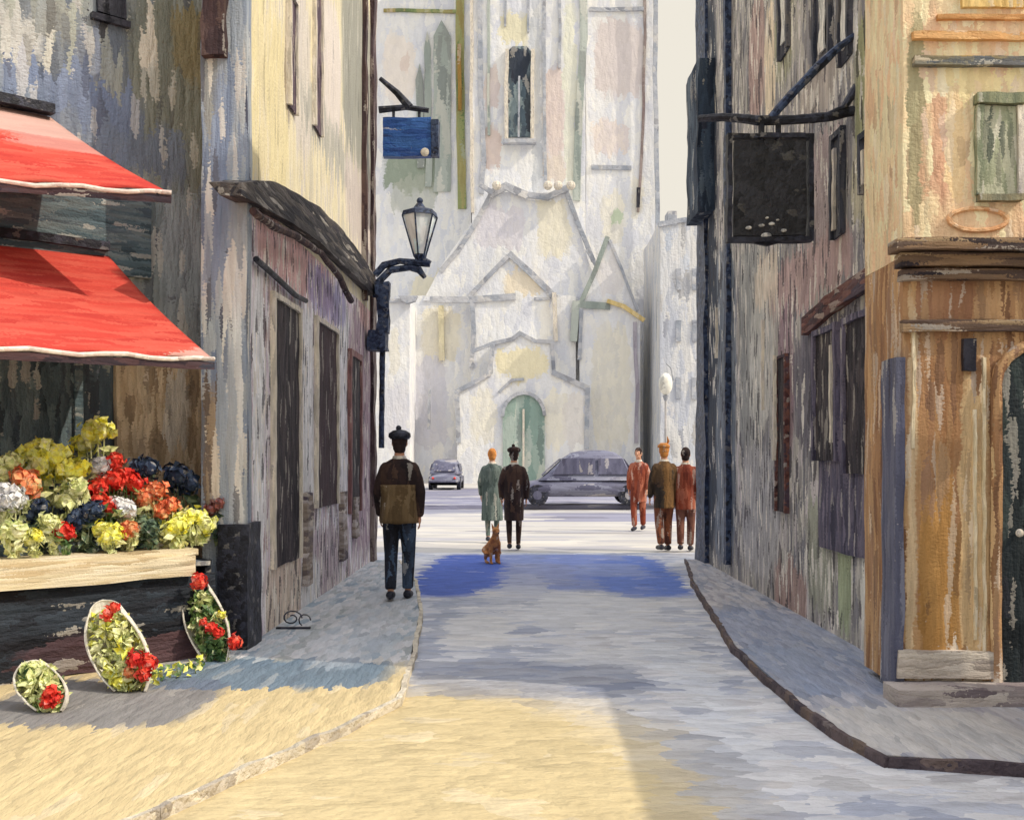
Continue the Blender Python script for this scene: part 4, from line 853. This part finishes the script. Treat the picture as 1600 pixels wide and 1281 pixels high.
# ------------------------------------------------------------------ people
skin = paint('skin', [c(190,138,110), c(206,156,128)], s=.05, d='n', bump=.1, var=.06, rough=.6)
def person(loc, rz, h, label, coat, coat_lo=None, hem=.45, legs=None, hair=None, hat=None, stride=.16, swing=.15, skirt=False, flare=1.0, arms=True, bag=None, lean=0, group=None, hatmat=None, shoul=1.0):
    t = thing('person', loc, label, 'person', group)
    M4 = Matrix.Translation(loc) @ Matrix.Rotation(rz, 4, 'Z') @ Matrix.Scale(h/1.75, 4)
    def T(v): return M4 @ Vector(v)
    def bake(mb): mb.v = [M4 @ p for p in mb.v]; return mb
    sf_, sb = stride, -stride                      # right foot forward (+y), left back
    hipz = .90; kn = .48
    J = {}
    for s_, fy in ((1, sf_), (-1, sb)):
        hip = Vector((.085*s_, 0, hipz)); foot = Vector((.075*s_, fy, .08 if fy > 0 else .10))
        knee = Vector((.085*s_, fy*.5 + .05, kn)); J[s_] = (hip, knee, foot)
    body = MB()
    body.loft([((0,0,.86),.13,.09),((0,0,.95),.155,.10),((0,.005,1.08),.13,.085),((0,.01,1.25),.15,.10),((0,0,1.38),.14,.09),((0,0,1.44),.11,.07),((0,.005,1.47),.058,.058),((0,.015,1.55),.052,.055)], 16)
    hc = Vector((0,.03,1.64))
    body.ball(hc, (.074,.092,.112), 16, 12); body.ball(hc + Vector((0,.03,-.07)), (.052,.06,.05), 12, 8)
    body.tube([hc+Vector((0,.085,.015)), hc+Vector((0,.108,-.025))], [.010,.016], 8, sph=True)     # nose
    body.ball(hc + Vector((0,.083,-.062)), (.022,.012,.009), 8, 6)                                  # mouth
    for s_ in (-1,1):
        body.ball(hc + Vector((.074*s_,-.005,-.01)), (.012,.022,.032), 8, 6)                        # ear
        body.ball(hc + Vector((.030*s_,.078,.012)), (.016,.012,.010), 8, 6)                        # brow/eye
        hip, knee, foot = J[s_]
        body.tube([hip, hip.lerp(knee,.5), knee, knee.lerp(foot,.35), foot], [.078,.070,.052,.050,.034], 12, sph=True)
        body.tube([foot + Vector((0,-.04,-.04)), foot + Vector((.01*s_,.14,-.055))], [.038,.032], 10, sph=True)
        sh = Vector((.155*s_, 0, 1.365)); el_ = Vector((.225*s_, -.02 - swing*s_*.4, 1.12)); wr = Vector((.215*s_, .05 - swing*s_, .88))
        body.tube([sh + Vector((-.01*s_,0,.01)), sh.lerp(el_,.5), el_, wr], [.052,.045,.038,.026], 10, sph=True)
        dn = (wr - el_).normalized(); J[('a', s_)] = (sh, el_, wr)
        palm = wr + dn*.05; body.ball(palm, (.018,.036,.045), 10, 8)
        for i, (dy, ln_) in enumerate(((.027,.055),(.009,.065),(-.009,.06),(-.026,.045))):
            b0_ = palm + Vector((0,dy,-.02)) + dn*.02; m_ = b0_ + dn*ln_*.55; e_ = m_ + dn*ln_*.4 + Vector((-.018*s_,0,0))
            body.tube([b0_, m_, e_], [.0085,.008,.007], 6, sph=True)
        body.tube([palm + Vector((0,.02,.015)), palm + Vector((-.008*s_,.05,-.01)), palm + Vector((-.015*s_,.058,-.035))], [.010,.009,.008], 6, sph=True)
    bake(body).build('body', skin, t, remesh=.008)
    # eyes
    # trousers
    if not skirt:
        tr_ = MB(); tr_.loft([((0,0,.80),.12,.10),((0,0,.90),.165,.115),((0,0,1.02),.16,.11)], 16)
        for s_ in (-1,1):
            hip, knee, foot = J[s_]; ank = foot + Vector((0,-.01,.02))
            tr_.tube([hip, hip.lerp(knee,.5), knee, knee.lerp(ank,.5), ank], [.098,.088,.072,.066,.058], 14)
        bake(tr_).build('trousers', legs, t, remesh=.012)
    else:
        tr_ = MB()
        for s_ in (-1,1):
            hip, knee, foot = J[s_]; tr_.tube([knee + Vector((0,0,.1)), knee, knee.lerp(foot,.35), foot], [.062,.056,.053,.038], 12)
        bake(tr_).build('stockings', legs, t, remesh=.012)
    for s_ in (-1,1):
        foot = J[s_][2]; sh_ = MB(); sh_.tube([foot + Vector((0,-.055,-.035)), foot + Vector((0,.04,-.04)), foot + Vector((.01*s_,.15,-.055))], [.046,.046,.036], 12, sph=True)
        bake(sh_).build('shoe', ink, t, remesh=.009)
    # coat
    S = shoul
    prof = [(1.475,.07,.065),(1.45,.105*S,.08),(1.41,.15*S,.105),(1.33,.185*S,.13),(1.2,.19,.135),(1.06,.175,.13),(.95,.185*flare,.145),(.8,.19*flare,.15)]
    zz = .8
    while zz > hem + .05: zz -= .1; f_ = (.8-zz); prof.append((zz, (.19+.03*f_)*flare - (.05*f_ if flare < 1 else 0), .15+.07*f_))
    def coatmesh(zlo, zhi, grow):
        mb = MB(); pr = [p for p in prof if zlo-.001 <= p[0] <= zhi+.001]
        mb.loft([((0,-.005,z_), rx+grow, ry+grow) for z_, rx, ry in pr], 20)
        return mb
    cm = coatmesh(hem - .2, 1.5, 0)
    if arms:
        for s_ in (-1,1):
            sh, el_, wr = J[('a', s_)]
            cm.tube([sh + Vector((-.02*s_,0,.0)), sh.lerp(el_,.5), el_, wr + (el_-wr)*.08], [.075,.066,.056,.046], 12, sph=True)
    bake(cm).build('coat', coat, t, remesh=.012)
    cl = MB(); cl.loft([((0,.0,1.44),.085,.08),((0,.004,1.50),.068,.07)], 14); bake(cl).build('collar', trimw, t, smooth=True)
    if coat_lo:
        lo_ = MB(); pr = [p for p in prof if p[0] < 1.26]
        lo_.loft([((0,-.005,z_), rx+.017, ry+.017) for z_, rx, ry in pr], 20); bake(lo_).build('coat_panel', coat_lo, t, wob=(.05,.008,6), smooth=True)
    if hair:
        hr = MB(); hr.ball(hc + Vector((0,-.012,.018)), (.084,.096,.108), 16, 10); hr.ball(hc + Vector((0,-.04,-.05)), (.07,.06,.075), 12, 8)
        bake(hr).build('hair', hair, t, wob=(.03,.008,18), smooth=True)
    if hat == 'cap':
        ht = MB(); ht.loft([(hc+Vector((0,0,.035)),.098,.112),(hc+Vector((0,-.005,.06)),.118,.13),(hc+Vector((0,-.01,.095)),.115,.125),(hc+Vector((0,-.01,.125)),.07,.08),(hc+Vector((0,-.01,.135)),.02,.02)], 18)
        ht.ball(hc + Vector((-.01,-.01,.15)), .03, 8, 6); bake(ht).build('hat', hatmat or ink, t, smooth=True)
    if hat == 'brim':
        ht = MB(); ht.loft([(hc+Vector((0,0,.04)),.15,.16),(hc+Vector((0,0,.055)),.15,.16),(hc+Vector((0,0,.06)),.095,.105),(hc+Vector((0,0,.13)),.085,.095),(hc+Vector((0,0,.16)),.05,.055)], 18)
        bake(ht).build('hat', hatmat or ink, t, smooth=True)
    if hat == 'feather':
        ht = MB(); ht.loft([(hc+Vector((0,0,.05)),.10,.11),(hc+Vector((0,0,.09)),.10,.11),(hc+Vector((0,0,.13)),.05,.06)], 16); 
        ht.tube([hc+Vector((.05,0,.09)), hc+Vector((.075,-.01,.16)), hc+Vector((.05,-.03,.24))], [.016,.022,.006], 8); bake(ht).build('hat', hatmat or ink, t, smooth=True)
    return t
def cloth(nm, cols, s=.05): return paint(nm, cols, s=s, d='v', bump=.6, var=.22, stretch=4, rough=.85)
dkb = cloth('dark_brown_cloth', [c(34,26,28), c(56,42,40), c(80,60,50)]); olive = cloth('olive_brown_cloth', [c(92,74,50), c(116,96,68), c(132,112,84)])
blk = cloth('black_trousers', [c(26,26,32), c(40,44,56), c(70,88,112)]); sage_c = cloth('grey_green_cloth', [c(64,78,76), c(92,106,102), c(118,130,124)])
rust = cloth('rust_cloth', [c(112,50,36), c(146,70,48), c(176,108,84)]); ochc = cloth('dark_olive_cloth', [c(44,40,38), c(70,58,46), c(130,96,58)], .09)
ginger = cloth('ginger_hair', [c(190,116,54), c(214,148,80)]); brh = cloth('dark_hair', [c(38,28,28), c(60,44,40)])
g = G(624, 936, .045); person(g, 0, 1.72, 'man in black cap and brown coat walking away on the left pavement', dkb, olive, hem=.78, legs=blk, hair=brh, hat='cap', stride=.12, swing=.06, shoul=1.12)
cg = 'couple walking with a dog'
g = G(769, 846); person(g, 0, 1.66, 'ginger haired walker in long grey green coat beside the dark one', sage_c, hem=.42, legs=sage_c, hair=ginger, stride=.10, swing=.05, skirt=True, flare=1.02, group=cg)
g = G(803, 858); person(g, 0, 1.66, 'walker in dark brown coat and skirt, hands in, on the right of the couple', dkb, hem=.52, legs=dkb, hair=brh, hat='cap', stride=.05, swing=.02, skirt=True, flare=.92, group=cg, hatmat=dkb)
rg = 'group of three at the right corner of the square'
g = G(998, 828); person(g, R(160), 1.70, 'smaller figure in rust red, leftmost of the three in the square', rust, shoul=.9, flare=.93, hem=.62, legs=rust, hair=brh, stride=.08, swing=.05, group=rg)
g = G(1038, 860); person(g, R(10), 1.72, 'figure in dark olive coat and ochre hat, middle of the three', ochc, shoul=.9, flare=.93, hem=.72, legs=cloth('russet_trousers', [c(84,52,44), c(150,90,60), c(60,44,50)]), hair=ginger, hat='feather', hatmat=ginger, stride=.05, swing=.05, group=rg)
g = G(1071, 860); person(g, R(-15), 1.66, 'figure in rust coat on the right of the three, nearest the wall', rust, shoul=.9, flare=.93, hem=.66, legs=cloth('brown_trousers', [c(96,58,48), c(140,96,80)]), hair=brh, stride=.07, swing=.04, group=rg)

# dog
def dog(loc, rz, label):
    t = thing('dog', loc, label, 'dog'); M4 = Matrix.Translation(loc) @ Matrix.Rotation(rz, 4, 'Z') @ Matrix.Scale(1.15, 4)
    fur = paint('ginger_fur', [c(176,112,62), c(202,140,84), c(150,92,60)], s=.04, d='n', bump=.5, var=.2)
    b = MB()
    b.tube([(0,-.13,.13),(0,-.08,.17),(0,.0,.22),(0,.07,.27),(0,.10,.33)], [.055,.085,.08,.07,.05], 14, sph=True)      # sitting trunk, deep chest
    b.tube([(0,.09,.31),(0,.11,.38)], [.045,.042], 12, sph=True); b.ball((0,.12,.41), (.048,.055,.046), 12, 8)
    b.tube([(0,.15,.40),(0,.205,.385)], [.028,.018], 10, sph=True)
    for s_ in (-1,1):
        b.tube([(.045*s_,.07,.26),(.05*s_,.08,.15),(.05*s_,.075,.08),(.05*s_,.085,.02),(.05*s_,.12,.015)], [.035,.026,.019,.018,.016], 10, sph=True)
        b.tube([(.06*s_,-.09,.16),(.075*s_,.0,.12),(.07*s_,-.08,.06),(.07*s_,-.06,.02),(.07*s_,.02,.015)], [.055,.04,.022,.02,.017], 10, sph=True)
        b.tube([(.03*s_,.10,.445),(.045*s_,.095,.50)], [.018,.006], 8, sph=True)
    b.tube([(0,-.17,.08),(0,-.25,.07),(0,-.30,.14),(0,-.31,.20)], [.02,.017,.014,.008], 8, sph=True)
    b.v = [M4 @ p for p in b.v]; b.build('body', fur, t, remesh=.008)
    MB().ball(M4 @ Vector((0,.222,.39)), .012, 8, 6).build('nose', ink, t)
    return t
dog(G(770, 880), R(200), 'small ginger dog sitting at the feet of the walking couple')
